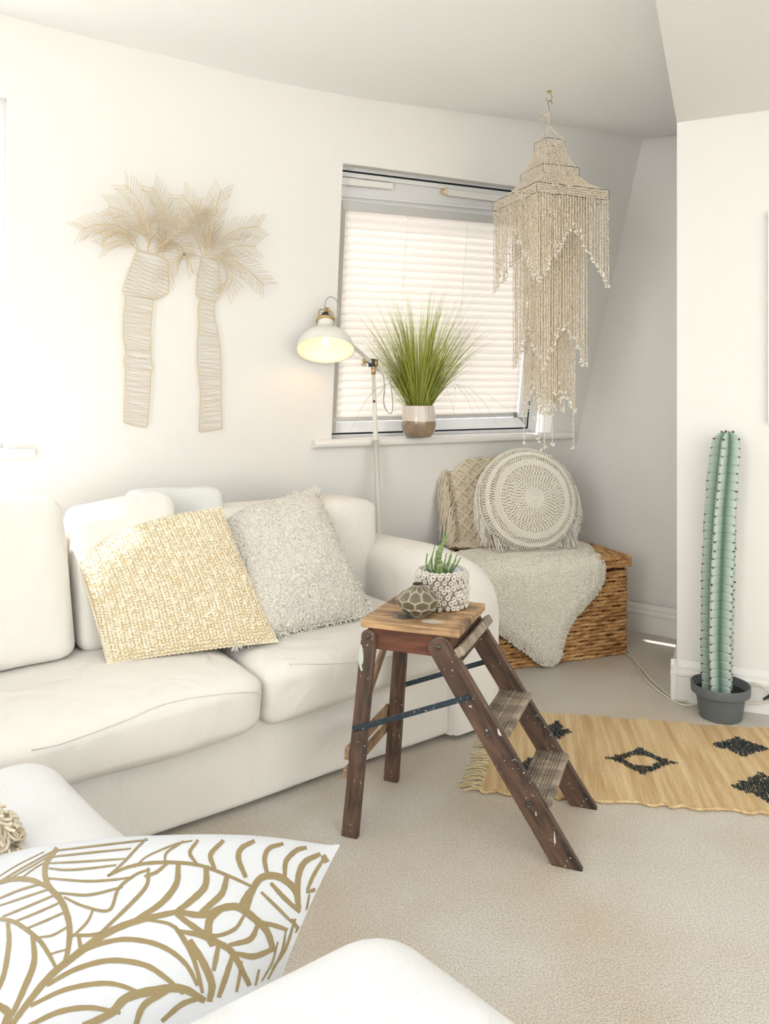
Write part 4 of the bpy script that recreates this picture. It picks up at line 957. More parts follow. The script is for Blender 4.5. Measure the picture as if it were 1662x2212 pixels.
v, f = lathe([(0, .178), (.014, .178), (.020, .170), (.022, .150), (0, .150)], rim_c, axS, 24); mk('socket', v, f, black_m, FLp)
cg_ = MB(); X1 = nrm(np.cross(axS, V(0, 1, 0))); Y1 = np.cross(axS, X1)
for k in range(4):
    d = X1*math.cos(k*PI/2+.5)+Y1*math.sin(k*PI/2+.5); cg_.tube(smooth_path([rim_c+axS*.148+d*.032, rim_c+axS*.178+d*.032, rim_c+axS*.190+d*.024, rim_c+axS*.192+d*.004], 4), .0028, 6)
cg_.lathe([(0, .205), (.008, .203), (.010, .190), (.010, .175), (.006, .165), (0, .165)], rim_c, axS, 16); cg_.build('socket_cage', brass_m, FLp)
v, f = lathe([(0, .006), (.018, .010), (.029, .024), (.032, .040), (.027, .058), (.016, .076), (.012, .10), (0, .10)], rim_c, axS, 24)
gb = mk('bulb', v, f, glass_m, FLp)
fm = MB()
for k in range(4): a = k*PI/2; fm.tube([rim_c+axS*.095+X1*.003*math.cos(a), rim_c+axS*.03+X1*.011*math.cos(a)+Y1*.011*math.sin(a)], .0012, 5)
fm.build('filament', bulb_m, gb)
pl_ = bpy.data.lights.new('bulb_light', 'POINT'); pl_.energy = .35; pl_.color = (1, .52, .18); pl_.shadow_soft_size = .025
po = bpy.data.objects.new('bulb_light', pl_); COL.objects.link(po); po.location = tuple(rim_c+axS*.045)
def cord(px, Y, name='cord'): v, f = tube(smooth_path([atY(x, y, Y+dy) for x, y, dy in px], 8), .0030, 8); mk(name, v, f, gcord_m, FLp)
cord([(701, 670, .07), (704, 650, .06), (714, 641, .06), (727, 649, .06), (732, 668, .06), (728, 685, .05), (721, 700, .04), (722, 710, .03), (730, 714, .03)], 3.2)
cord([(812, 800, 0), (820, 800, -.01), (828, 810, -.02), (831, 840, -.02), (829, 868, -.02), (836, 888, -.02), (845, 893, -.02), (849, 880, -.02), (847, 850, -.02), (842, 815, 0)], LY)

# ================================================================ PLANT ON THE SILL
sc_ = atZ(905, 944, 1.0125); d_ = nrm(sc_-CAM); sc_ = V(atZ(905, 945, 1.0125)[0], 0, 1.0125); sy = 3.615; sc_ = V((905-831)/1662*sy, sy, 1.0125)
SPt = thing('ornamental_grass', 'spiky green artificial grass in a two tone pot on the windowsill', 'plant', tuple(sc_))
hpt = .148; v, f = lathe(smooth_path([(0, .001, 0), (.05, .001, 0), (.060, .004, 0), (.074, .025, 0), (.082, .06, 0), (.081, .09, 0), (.076, .125, 0), (.0735, hpt-.003, 0), (.071, hpt, 0), (.069, hpt-.004, 0), (.070, .11, 0), (0, .11, 0)], 3)[:, :2], sc_, n=56); mk('pot', v, f, twotone_m, SPt)
nb = 560; gv, gf = [], []; off = 0
for i in range(nb):
    r_ = random.random(); a = random.uniform(0, 2*PI); r0 = random.uniform(0, .045); base_ = sc_+V(math.cos(a)*r0, math.sin(a)*r0*.6, .115)
    core = random.random()**.7; spread = core*1.2; L = random.uniform(.30, .62)*(1-.18*core) if i % 5 else random.uniform(.44, .66)
    if i > nb-14: L = .5; spread = 1.5
    dr = V(math.cos(a)*spread*.62, math.sin(a)*spread*.22-.05, 1); dr = nrm(dr); lean = V(math.cos(a), math.sin(a)*.3, 0)
    ns = 7; ts = np.linspace(0, 1, ns); bend = random.uniform(.03, .16)*(1+spread); P = base_+dr*L*ts[:, None]+lean*(bend*L*ts**2.5)[:, None]*.7-V(0, 0, 1)*(bend*.5*L*ts**3)[:, None]
    if i > nb-14: P = P-V(0, 0, 1)*(.45*ts**2.6)[:, None]+lean*(.12*ts)[:, None]; P[:, 1] = np.minimum(P[:, 1], 3.66)
    P[:, 1] = np.minimum(P[:, 1], sy+.045-.02*ts)
    wv = random.uniform(.0010, .0024)*np.array([.8, 1, 1, .9, .7, .45, .12]); sd_ = nrm(V(math.cos(a+1.3), -abs(math.sin(a+1.3))*.5, 0)); vv = np.empty((ns, 2, 3)); vv[:, 0] = P-sd_*wv[:, None]; vv[:, 1] = P+sd_*wv[:, None]; vv[:, 1, 1] -= wv*.5
    gv.append(vv.reshape(-1, 3)); gf.append(gridf(ns, 2)+off); off += ns*2
mk('grass_blades', np.vstack(gv), np.vstack(gf), grass_m, SPt, kind='stuff')

# ================================================================ WIRE PALMS
PA = thing('wire_palm_art', 'gold wire wall art of two palm trees on the white wall', 'wall art', tuple(wp(380, 700, -.02)))
def cp(x, y, d=-.02): return wp(120+x/3.324, 350+y/3.324, d)
def trunk(outline, lefts, rights, upl, upr, nlow, nup, name='trunk'):
    mb = MB(); mb.tube([cp(*p) for p in outline], .0022, 5, closed=True)
    o = mb.build(name, gold_wire_m, PA); mw = MB()
    L = smooth_path([(a, b, 0) for a, b in lefts], 20); R = smooth_path([(a, b, 0) for a, b in rights], 20)
    def at(C, t):
        s = np.concatenate([[0], np.cumsum(np.linalg.norm(np.diff(C[:, :2], axis=0), axis=1))]); q = min(1, max(0, t))*s[-1]; return (np.interp(q, s, C[:, 0]), np.interp(q, s, C[:, 1]))
    for i in range(nlow):
        t = (i+random.random())/nlow; a = at(L, t); b = at(R, min(1, max(0, t+random.uniform(-.035, .035)))); d = -.02-random.uniform(-.002, .003)
        mw.tube([cp(*a, d), cp(*b, d)], .0006, 3, cap=False)
    L = smooth_path([(a, b, 0) for a, b in upl], 20); R = smooth_path([(a, b, 0) for a, b in upr], 20)
    for i in range(nup):
        t = (i+.3)/nup; mw.tube([cp(*at(L, t)), cp(*at(R, min(1, t+.02)))], .0010, 3, cap=False); mw.tube([cp(*at(L, t)), cp(*at(R, min(1, t+.22)))], .0010, 3, cap=False)
    mw.build('cross_wires', gold_wire_m, o, kind='stuff')
trunk([(590, 632), (575, 660), (480, 915), (503, 968), (487, 1100), (487, 1250), (505, 1370), (492, 1430), (502, 1520), (497, 1700), (490, 1865), (500, 1872), (560, 1890), (650, 1903), (660, 1890), (680, 1650), (683, 1540), (697, 1480), (685, 1380), (685, 1200), (697, 1050), (703, 997), (760, 968), (812, 935), (812, 718), (780, 692), (725, 668), (658, 652)],
      [(503, 968), (487, 1100), (487, 1250), (505, 1370), (492, 1430), (502, 1520), (497, 1700), (490, 1865)], [(703, 997), (697, 1050), (685, 1200), (685, 1380), (697, 1480), (683, 1540), (680, 1650), (658, 1895)],
      [(575, 660), (480, 915), (500, 960)], [(812, 718), (812, 935), (712, 992)], 100, 11)
trunk([(1050, 685), (1015, 850), (1008, 955), (1040, 985), (1022, 1060), (1028, 1150), (1018, 1300), (1020, 1450), (1035, 1600), (1040, 1680), (1033, 1935), (1045, 1938), (1197, 1918), (1190, 1700), (1190, 1500), (1185, 1350), (1165, 1220), (1145, 1120), (1143, 1017), (1185, 960), (1187, 880), (1168, 720), (1110, 692)],
      [(1040, 985), (1022, 1060), (1028, 1150), (1018, 1300), (1020, 1450), (1035, 1600), (1040, 1680), (1033, 1935)], [(1143, 1017), (1145, 1120), (1165, 1220), (1185, 1350), (1190, 1500), (1190, 1700), (1190, 1800), (1197, 1918)],
      [(1045, 700), (1015, 850), (1008, 955), (1036, 982)], [(1168, 720), (1187, 880), (1185, 960), (1148, 1010)], 105, 10)
FR_ = [[(595, 625), (540, 520), (440, 455), (300, 450), (185, 485)], [(590, 630), (520, 578), (430, 568), (338, 606)], [(660, 645), (672, 540), (560, 400), (480, 350), (385, 320)],
       [(658, 650), (672, 500), (635, 350), (575, 245), (500, 165)], [(725, 665), (780, 560), (782, 400), (748, 270), (695, 180)], [(1060, 680), (1000, 540), (900, 430), (800, 385), (730, 368)],
       [(1075, 680), (1050, 500), (985, 340), (910, 235)], [(670, 640), (790, 575), (915, 460), (1000, 385), (1072, 337)], [(725, 665), (820, 575), (900, 610), (928, 655)],
       [(1050, 682), (925, 652), (835, 735), (800, 820)], [(925, 652), (962, 705), (985, 800)], [(1085, 670), (1130, 440), (1160, 300), (1190, 200)], [(1085, 670), (1102, 520), (1098, 420), (1078, 335)],
       [(1090, 675), (1180, 560), (1300, 490), (1462, 460)], [(1100, 685), (1200, 632), (1330, 603), (1442, 608)], [(1110, 690), (1240, 692), (1370, 765), (1500, 887)],
       [(1110, 690), (1205, 705), (1262, 780), (1262, 850), (1225, 925)], [(560, 600), (490, 510), (400, 495), (332, 528)], [(780, 690), (760, 560), (680, 480), (600, 440)]]
for fi, fpx in enumerate(FR_):
    d0 = -.018-.012*(fi % 4); C = smooth_path([(a, b, 0) for a, b in fpx], 14)[:, :2]; nC = len(C); seg = np.linalg.norm(np.diff(C, axis=0), axis=1); cum = np.concatenate([[0], np.cumsum(seg)]); L = cum[-1]
    dep = lambda t: d0-.035*math.sin(t*PI*.8)
    mb = MB(); mb.tube([cp(C[i][0], C[i][1], dep(cum[i]/L)) for i in range(nC)], .0019, 5)
    s = L*.12
    while s <= L+1:
        s_c = min(s, L); x = np.interp(s_c, cum, C[:, 0]); y = np.interp(s_c, cum, C[:, 1]); e = min(s_c+8, L); b = max(s_c-8, 0)
        tx = np.interp(e, cum, C[:, 0])-np.interp(b, cum, C[:, 0]); ty = np.interp(e, cum, C[:, 1])-np.interp(b, cum, C[:, 1]); nr = math.hypot(tx, ty); tx /= nr; ty /= nr
        t = s_c/L; ll = 138*(.55+.45*math.sin(min(1, t*1.6)*PI/2))*(1-.18*t)*random.uniform(.9, 1.06); ll = min(ll, L*.36)
        for sd_ in (-1, 1):
            an = math.radians((44 if s_c < L else 20)+random.uniform(-4, 4))*sd_; dx = tx*math.cos(an)-ty*math.sin(an); dy = tx*math.sin(an)+ty*math.cos(an)
            mb.tube([cp(x, y, dep(t)), cp(x+dx*ll, y+dy*ll, dep(t)+.010)], .0011, 3, cap=False)
        s += 23
    mb.build('palm_frond', gold_wire_m, PA)
v, f = lathe([(0, .004), (.005, .003), (.006, 0)], cp(925, 662, -.03), NW, 10); mk('nail', v, f, black_m, PA)

# ================================================================ SHELL CHANDELIER
HC = V(.687, 3.208, 0); E1 = nrm(V(-.37, .93, 0)); E2 = nrm(V(.93, .37, 0))
CH = thing('shell_chandelier', 'tiered square chandelier of hanging cream shell strands near the window', 'chandelier', (HC[0], HC[1], 2.30))
def hz(y, Y=3.208): return CAMZ+(858-y)/1662*Y
hk = MB(); ztop = 2.476
hk.lathe([(0, 0), (.010, 0), (.008, -.004), (.0, -.004)][::-1], HC+V(0, 0, ztop), n=16)
hk.tube(smooth_path([HC+V(0, 0, ztop), HC+V(.006, 0, ztop-.012), HC+V(.012, 0, ztop-.026), HC+V(.004, 0, ztop-.042), HC+V(-.008, 0, ztop-.038), HC+V(-.013, 0, ztop-.028)], 6), .0018, 6)
o = hk.build('ceiling_hook', hook_m, org=HC+V(0, 0, ztop), label='small brass cup hook screwed into the ceiling above the chandelier', cat='hook')
sh_ = MB(); z1 = ztop-.040; sh_.tube(smooth_path([HC+V(.012, 0, z1-.014), HC+V(.009, 0, z1-.002), HC+V(.001, 0, z1+.001), HC+V(-.004, 0, z1-.008), HC+V(-.001, 0, z1-.03), HC+V(.0, 0, z1-.055)], 6), .0014, 6); sh_.build('wire_hook', mat('wire', (150, 140, 120), .4, metal=.7), CH)
rp_ = MB(); zk = hz(248); rope_c = mat('rope_cord', (212, 202, 184), .9)
tv, tf = blob(10, 8); rp_.add(HC+V(-.009, 0, zk)+tv*V(.009, .008, .010), tf); rp_.add(HC+V(-.018, 0, zk-.002)+tv*V(.007, .007, .009), tf); rp_.add(HC+V(0.001, 0, zk+.004)+tv*V(.008, .008, .014), tf)
rp_.tube(smooth_path([HC+V(-.02, 0, zk), HC+V(-.034, 0, zk+.006), HC+V(-.042, 0, zk+.002)], 4), .003, 6); rp_.tube(smooth_path([HC+V(-.02, 0, zk-.004), HC+V(-.034, 0, zk-.016), HC+V(-.044, 0, zk-.034)], 4), .0026, 6)
rp_.tube([HC+V(0, 0, zk), HC+V(.001, 0, hz(272))], .0042, 8); rp_.build('rope_knot', rope_c, CH)
tiers = [(.088, hz(308), hz(322)), (.170, hz(371), hz(388)), (.335, hz(425), hz(444))]
def sq(side, z, n=1):
    h = side/2; return [HC-E1*h-E2*h+V(0, 0, z), HC-E1*h+E2*h+V(0, 0, z), HC+E1*h+E2*h+V(0, 0, z), HC+E1*h-E2*h+V(0, 0, z)]
BP, BX = [], []   # shell chips: centre, direction
def chips(path, step=.0075, out=None):
    path = np.asarray(path); seg = np.linalg.norm(np.diff(path, axis=0), axis=1); cum = np.concatenate([[0], np.cumsum(seg)]); n = max(2, int(cum[-1]/step)); s = (np.arange(n)+.5)/n*cum[-1]
    P = np.stack([np.interp(s, cum, path[:, i]) for i in range(3)], 1); D = unit(np.gradient(P, axis=0)) if n > 1 else np.tile(V(0, 0, 1), (n, 1)); (out if out is not None else BPL).append((P, D))
def chip_mesh(lst, name, par, rx=.0033, rl=.0050, m=shell_m):
    P = np.vstack([a for a, b in lst]); D = np.vstack([b for a, b in lst]); n = len(P); D = unit(D+.35*RNG.standard_normal((n, 3))); X = unit(np.cross(D, RNG.standard_normal((n, 3)))); Y = np.cross(D, X)
    s1, s2, s3 = RNG.uniform(.6, 1.25, (3, n, 1)); bv, bf = blob(5, 3); P = P+RNG.standard_normal((n, 3))*.0006
    v, f = scatter(bv, bf, basis(X*rx*s1, Y*rx*s2, D*rl*s3), P); o = mk(name, v, f, m, par, kind='stuff', smooth=False); return o
for side, zt_, zb_ in tiers:
    cs = sq(side, 0); lst = []; nrow = 4; gm = MB()
    for r in range(nrow):
        z = zb_+(zt_-zb_)*(r+.5)/nrow
        for i in range(4): chips([cs[i]+V(0, 0, z), cs[(i+1) % 4]+V(0, 0, z)], .0075, lst)
    band = chip_mesh(lst, 'shell_band', CH, .0036, .0050)
    for z in (zt_+.002, zb_-.002):
        pts = []
        for i in range(4):
            a, b = cs[i], cs[(i+1) % 4]
            for t in np.linspace(0, 1, 10, endpoint=False): pts.append(a+(b-a)*t+V(0, 0, z)+RNG.standard_normal(3)*.0008)
        for q_ in range(len(pts)):
            if random.random() < .82: gm.tube([pts[q_], pts[(q_+1) % len(pts)]], random.uniform(.0008, .0015), 4)
    for i in range(4): gm.tube([cs[i]*1.0+V(0, 0, zb_)+(cs[i]-HC)*.02, cs[i]+V(0, 0, zt_)+(cs[i]-HC)*.02], .0008, 4)
    bv, bf = blob(4, 3)
    for k in range(int(60*side/.335)):
        i = random.randint(0, 3); p = cs[i]+(cs[(i+1) % 4]-cs[i])*random.random(); gm.add(p+V(0, 0, zb_-random.uniform(.003, .03))+bv*.0018, bf)
    gm.build('green_binding', green_thread_m, band)
# sloped roofs of strands between the bands
def roof(s0, z0, s1, z1_, n):
    lst = []; a = sq(s0, z0); b = sq(s1, z1_)
    for i in range(4):
        for k in range(n):
            t = k/n; p = a[i]+(a[(i+1) % 4]-a[i])*t; tt = min(1, t+.04); q = b[i]+(b[(i+1) % 4]-b[i])*tt; m_ = (p*.5+q*.5); m_ = m_+(HC-m_)*V(.05, .05, 0)-V(0, 0, .004)
            chips(smooth_path([p, m_, q], 5), .0072, lst)
    chip_mesh(lst, 'shell_roof', CH)
roof(.088, hz(322), .170, hz(371), 12); roof(.170, hz(388), .335, hz(425), 22)
lst = []
for q in sq(.085, hz(308)): chips([HC+V(0, 0, hz(272)), q], .0075, lst)
chip_mesh(lst, 'hanging_strands', CH)
def curtain(side, z0, per, fL, tip=True):
    lst = []; tips = []; cs = sq(side, z0)
    for i in range(4):
        for k in range(per):
            t = k/per; p = cs[i]+(cs[(i+1) % 4]-cs[i])*t; L = fL(t, i)*random.uniform(.97, 1.03); sw = RNG.standard_normal(3)*.002; sw[2] = 0
            chips([p, p+sw*.5-V(0, 0, L/2), p+sw-V(0, 0, L)], .0078, lst); tips.append(p+sw-V(0, 0, L))
    c_ = chip_mesh(lst, 'shell_curtain', CH, .0030, .0052); tm = []
    for q in tips:
        for k in range(3): tm.append((q+RNG.standard_normal(3)*.0045, nrm(RNG.standard_normal(3))))
    P = np.array([a for a, b in tm]); D = np.array([b for a, b in tm]); X = unit(np.cross(D, RNG.standard_normal((len(P), 3)))); Y = np.cross(D, X); bv, bf = blob(6, 4)
    v, f = scatter(bv, bf, basis(X*.0042, Y*.0030, D*.0070), P); mk('shell_tips', v, f, shellw_m, c_, kind='stuff')
zb_ = hz(444)
curtain(.335, zb_, 26, lambda t, i: .115+.235*abs(2*t-1)**1.0)
curtain(.215, zb_+.03, 17, lambda t, i: .53+.18*abs(2*t-1))
curtain(.150, zb_+.04, 15, lambda t, i: .80+.10*abs(2*t-1)+(0 if (i, round(t*15)) not in {(3, 0), (3, 12), (0, 0), (0, 4), (0, 14)} else 1.03-.80-.10*abs(2*t-1)))
curtain(.085, zb_+.04, 6, lambda t, i: .86+.05*abs(2*t-1))

# ================================================================ WICKER CHEST
gx = nrm(V(.94, .34, 0)); gb_ = nrm(V(-.34, .94, 0)); BR = atZ(1356, 1412, 0); BLn, BDp, BH = .80, .44, .405
BK = thing('wicker_chest', 'lidded chest woven from brown twisted rope, beside the sofa arm', 'basket', tuple(BR-gx*.4+gb_*.22))
def bp_(g, b, z): return BR-gx*g+gb_*b+V(0, 0, z)      # g leftwards, b back
def rrect(g0, g1, b0, b1, z, r=.02, step=.007):
    pts = []
    for cx_, cy_, a0 in ((g0+r, b0+r, PI), (g1-r, b0+r, 1.5*PI), (g1-r, b1-r, 0), (g0+r, b1-r, .5*PI)):
        for k in range(5): an = a0+k/4*PI/2; pts.append((cx_+math.cos(an)*r, cy_+math.sin(an)*r))
    pts = np.array(pts); pts = np.vstack([pts, pts[:1]]); seg = np.linalg.norm(np.diff(pts, axis=0), axis=1); cum = np.concatenate([[0], np.cumsum(seg)]); n = int(cum[-1]/step)
    s = np.arange(n)/n*cum[-1]; return np.stack([np.interp(s, cum, pts[:, 0]), np.interp(s, cum, pts[:, 1])], 1), z, cum[-1]
def rope_row(name, g0, g1, b0, b1, z, R=.0090, tw=.060, par=BK, ph=0):
    pts, z, L = rrect(g0, g1, b0, b1, z); n = len(pts); nn_ = 10; s = np.arange(n)/n*L; ks = round(L/tw); wob = .0018*np.sin(s*23+ph)+.0016*np.sin(s*61+ph*2)
    P = np.array([bp_(a, b, z+w_) for (a, b), w_ in zip(pts, wob)]); a = np.arange(nn_)*2*PI/nn_
    tw_ = a[None]*1+2*PI*ks*s[:, None]/L; m = np.abs(np.cos(tw_)); r = R*(.70+.38*m)*(1+.08*np.sin(s*40+ph*3))[:, None]
    Pp, T, N, B = frames(P, True); zz = np.tile(ZZ, (n, 1)); Nn = unit(np.cross(zz, T)); Bn = np.cross(T, Nn)
    v = Pp[:, None]+r[..., None]*(np.cos(a)[None, :, None]*Nn[:, None]+np.sin(a)[None, :, None]*Bn[:, None]*1.0)
    fq = []; g = gridf(n, nn_, True); last = np.stack([(n-1)*nn_+np.arange(nn_), (n-1)*nn_+(np.arange(nn_)+1) % nn_, (np.arange(nn_)+1) % nn_, np.arange(nn_)], 1)
    return mk(name, v.reshape(-1, 3), np.vstack([g, last]), rope_m, par, attrs={'groove': m.ravel()})
core = MB(); core.box(bp_(BLn/2, BDp/2, BH/2+.002), gx, gb_, ZZ, BLn/2-.012, BDp/2-.012, BH/2-.004); core.build('inner_box', mat('chest_core', (84, 50, 28), .9), BK, smooth=False)
nr_ = 24
for i in range(nr_): rope_row('rope_row', 0, BLn, 0, BDp, .0095+i*(BH-.012)/nr_, ph=i*1.7)
LDb = MB(); LDb.box(bp_(BLn/2, BDp/2, BH+.026), gx, gb_, ZZ, BLn/2, BDp/2, .020); lid = LDb.build('lid', mat('lid_core', (120, 78, 44), .9), BK, smooth=False)
for i in range(3): rope_row('rope_row', -.012, BLn+.012, -.012, BDp+.012, BH+.013+i*.0165, R=.0108, par=lid, ph=i*2.3)
for i in range(14):
    g0 = .008+i*.0165; b0 = .0; pth = [bp_(g0+.0*k, .0+k*.012, BH+.047) for k in range(int(BDp/.012)+1)]; n = len(pth); nn_ = 8; a = np.arange(nn_)*2*PI/nn_
    s = np.arange(n)*.012; r = .0095*(.74+.32*np.abs(np.cos(a[None]+s[:, None]*90))); v, f = tube(np.array(pth), r, nn_); mk('rope_row', v, f, rope_m, lid, attrs={'groove': np.abs(np.cos(a[None]+s[:, None]*90)).ravel()})
topz = BH+.055
# ================================================================ SHEEPSKIN over the chest
def front_px(x, y):    # unfolded coords on the chest front: g leftwards, h down
    P0 = bp_(0, -.03, 0); nn_ = -gb_; r = ray(x, y); p = CAM+r*(np.dot(P0-CAM, nn_)/np.dot(r, nn_)); return (np.dot(BR-p, gx), topz+.01-p[2])
hang = [front_px(*p) for p in [(1306, 1196), (1301, 1240), (1285, 1268), (1262, 1294), (1238, 1322), (1222, 1350), (1213, 1380), (1207, 1405), (1190, 1421), (1168, 1418), (1146, 1402), (1112, 1376), (1080, 1352), (1045, 1334), (1000, 1330), (960, 1300), (955, 1240), (975, 1205)]]
back = [(hang[-1][0], -.05), (hang[-1][0]-.02, -.2), (.60, -.34), (.40, -.40), (.20, -.405), (.09, -.40), (.055, -.33), (.07, -.2), (hang[0][0]-.005, -.06)]
poly = smooth_path([(a, b, 0) for a, b in hang+back], 5, True)[:, :2]
def inside(pts, poly):
    x, y = pts[:, 0], pts[:, 1]; r = np.zeros(len(pts), bool); px, py = poly[:, 0], poly[:, 1]; qx, qy = np.roll(px, -1), np.roll(py, -1)
    for a, b, c, d in zip(px, py, qx, qy):
        cnd = ((b > y) != (d > y)) & (x < (c-a)*(y-b)/(d-b+1e-12)+a); r ^= cnd
    return r
def dist(pts, poly):
    q = np.roll(poly, -1, 0); D = np.full(len(pts), 9.)
    for a, b in zip(poly, q): ab = b-a; t = np.clip(((pts-a)@ab)/(ab@ab+1e-12), 0, 1); D = np.minimum(D, np.linalg.norm(pts-a-t[:, None]*ab, axis=1))
    return D
def unfold(g, h, off):   # off: height above chest surface
    R = .045; h = np.asarray(h); g = np.asarray(g); t = np.clip((h+R)/(R*PI/2), 0, 1); an = t*PI/2
    bk = np.where(h < -R, -h, R*(1-np.sin(an))); zz = np.where(h < -R, topz, topz-R*(1-np.cos(an))); hz_ = h+R-R*PI/2
    dwn = np.clip(hz_, 0, None); zz = zz-dwn; nb_ = np.where(h < -R, 0, np.sin(an)); nz_ = np.where(h < -R, 1, np.cos(an))
    bb = bk-.030*np.clip(nb_, 0, 1)-off*nb_; z = zz+off*nz_
    P = BR[None]-gx[None]*g[:, None]+gb_[None]*bb[:, None]+ZZ[None]*z[:, None]; Nn = -gb_[None]*nb_[:, None]+ZZ[None]*nz_[:, None]; return P, Nn
SK = thing('sheepskin', 'cream sheepskin draped over the wicker chest, its tail hanging in front', 'sheepskin', tuple(bp_(.35, .1, topz)))
gs = .013; G, Hh = np.meshgrid(np.arange(poly[:, 0].min()-.02, poly[:, 0].max()+.02, gs), np.arange(poly[:, 1].min()-.02, poly[:, 1].max()+.02, gs), indexing='ij'); pts = np.stack([G.ravel(), Hh.ravel()], 1)
ins = inside(pts, poly); ds = dist(pts, poly); q = np.roll(poly, -1, 0)
hh = .002+.021*np.sqrt(np.clip(ds/.045, 0, 1))*ins; P, _ = unfold(pts[:, 0], pts[:, 1], hh); g = gridf(*G.shape); keep = ins[g].all(1); 
used = np.unique(g[keep]); remap = np.full(len(P), -1); remap[used] = np.arange(len(used)); mk('hide', P[used], remap[g[keep]], sheep_m, SK)
nf = 52000; R0 = np.stack([RNG.uniform(poly[:, 0].min(), poly[:, 0].max(), nf), RNG.uniform(poly[:, 1].min(), poly[:, 1].max(), nf)], 1); R0 = R0[inside(R0, poly)]; d_ = dist(R0, poly)
P, Nn = unfold(R0[:, 0], R0[:, 1], .004+.020*np.sqrt(np.clip(d_/.045, 0, 1))); v, f = fur(P, Nn, .011, .0034, 2.0, down=V(0, 0, -.5)); mk('wool_pile', v, f, sheep_m, SK, kind='stuff')
eP = np.vstack([poly[i]+(q[i]-poly[i])*t for i in range(len(poly)) for t in np.linspace(0, 1, 14)]); cdr = eP+(eP-eP.mean(0))*.02; Pa, Na = unfold(eP[:, 0], eP[:, 1], np.full(len(eP), .006)); Pb_, _ = unfold(cdr[:, 0], cdr[:, 1], np.full(len(eP), .006))
v, f = fur(Pa, unit(unit(Pb_-Pa)+Na*.5), .010, .0036, .5); mk('edge_wool', v, f, sheep_m, SK, kind='stuff')

# ================================================================ MACRAME CUSHION
skz = topz+.022
m4 = [atY(953, 990, 3.86), atY(1192, 984, 3.98), atY(1188, 1172, 3.86), atY(985, 1180, 3.74)]
m4[2][2] = max(m4[2][2], skz+.02); m4[3][2] = max(m4[3][2], skz+.01)
MC = thing('macrame_cushion', 'beige knotted macrame cushion with long fringe, behind the round one', 'cushion', tuple((m4[2]+m4[3])/2))
Fp, Bp, nn, U, W = pillow(m4, .12, 34, .02, 2); v, f = pillow_mesh(Fp, Bp); mk('cover', v, f, macr_m, MC)
NG = gnormals(Fp); NG = NG*np.sign(np.sum(NG*nn, -1, keepdims=True))
mb = MB()
def surf(u, w_, off): u = np.atleast_1d(u); w_ = np.atleast_1d(w_); return samp(Fp, u, w_)+unit(samp(NG, u, w_))*off
for k in range(-6, 7):      # diamond lattice of cords
    for sgn in (-1, 1):
        tt = np.linspace(-1, 1, 60); u = k*.22+sgn*tt*.75; ok = (np.abs(u) < .97)
        if ok.sum() > 5:
            P = surf(u[ok], tt[ok]*.97, .005); mb.tube(P+nn*.003, .0046, 5); mb.tube(P+V(0.009, 0, 0)+nn*.002, .0038, 5)
mb.build('lattice_cords', macr_m, MC, kind='stuff')
kn = []; uu, ww = RNG.uniform(-.95, .95, 900), RNG.uniform(-.95, .95, 900); P = surf(uu, ww, .002); D = unit(RNG.standard_normal((len(P), 3))); X = unit(np.cross(D, nn)); Y = np.cross(D, X); bv, bf = blob(5, 3)
v, f = scatter(bv, bf, basis(X*.003, Y*.003, D*.009), P); mk('knots', v, f, macr_m, MC, kind='stuff')
fr_ = MB()
def strand(fm, p0, pts, r=.0017): fm.tube(smooth_path([p0]+pts, 4), r, 4)
for i in range(150):       # fringe hanging off the left edge
    t = i/149; w_ = -1+2*t; p0 = surf(-.96+random.uniform(0, .08), w_, .006)[0]; L = .12+.09*random.random()
    if t > .8: L = .10
    px_ = V(-.030-.03*random.random(), -.03, 0); z_end = max(p0[2]-L, skz+.008)
    strand(fr_, p0, [p0+px_*.7+V(0, -.012, -.012), p0+px_+V(random.uniform(-.012, .012), -.02, (z_end-p0[2])*.6), V(p0[0]+px_[0]+random.uniform(-.015, .015), p0[1]-.05, z_end)])
for i in range(170):       # bottom fringe spilled on the fleece
    u = -1.05+random.random()*.9; p0 = surf(max(-.97, u), .93, .004)[0]; strand(fr_, p0, [p0+V(-.01, -.03, -.01), V(p0[0]+random.uniform(-.05, .03), p0[1]-.06, skz+.012), V(p0[0]+random.uniform(-.07, .05), p0[1]-random.uniform(.08, .13), skz+random.uniform(.006, .014))])
fr_.build('fringe', macr_m, MC, kind='stuff')

# ================================================================ ROUND CROCHET CUSHION
rc = atY(1140, 1088, 3.66); Rr = .240; rc[2] = max(rc[2], skz+Rr-.01)
rN = nrm(V(.20, -.93, .22)); rX = nrm(np.cross(rN, V(0, 0, 1)))*-1; rY = np.cross(rN, rX); rY = rY*np.sign(rY[2])
RCu = thing('round_cushion', 'round cream crochet cushion with looped fringe on the sheepskin', 'cushion', tuple(rc-V(0, 0, Rr)))
def dome(r, a, off=0):    # r 0..1
    r = np.asarray(r, float); h = .085*np.sqrt(np.clip(1-r**2.6, 0, 1))
    rad = Rr*r; return rc+rX*(rad*np.cos(a))[..., None]+rY*(rad*np.sin(a))[..., None]+rN*(h+off)[..., None]
rs = np.sin(np.linspace(0, PI/2, 30)); aa = np.arange(72)*2*PI/72; RR, AA = np.meshgrid(rs, aa, indexing='ij'); Pf = dome(RR, AA); Pk = rc+rX*(Rr*RR*np.cos(AA))[..., None]+rY*(Rr*RR*np.sin(AA))[..., None]-rN*(.075*np.sqrt(np.clip(1-RR**2.6, 0, 1)))[..., None]
g = gridf(30, 72, True); mk('cover', np.vstack([Pf.reshape(-1, 3), Pk.reshape(-1, 3)]), np.vstack([g[:, ::-1], g+30*72]), crocd_m, RCu)
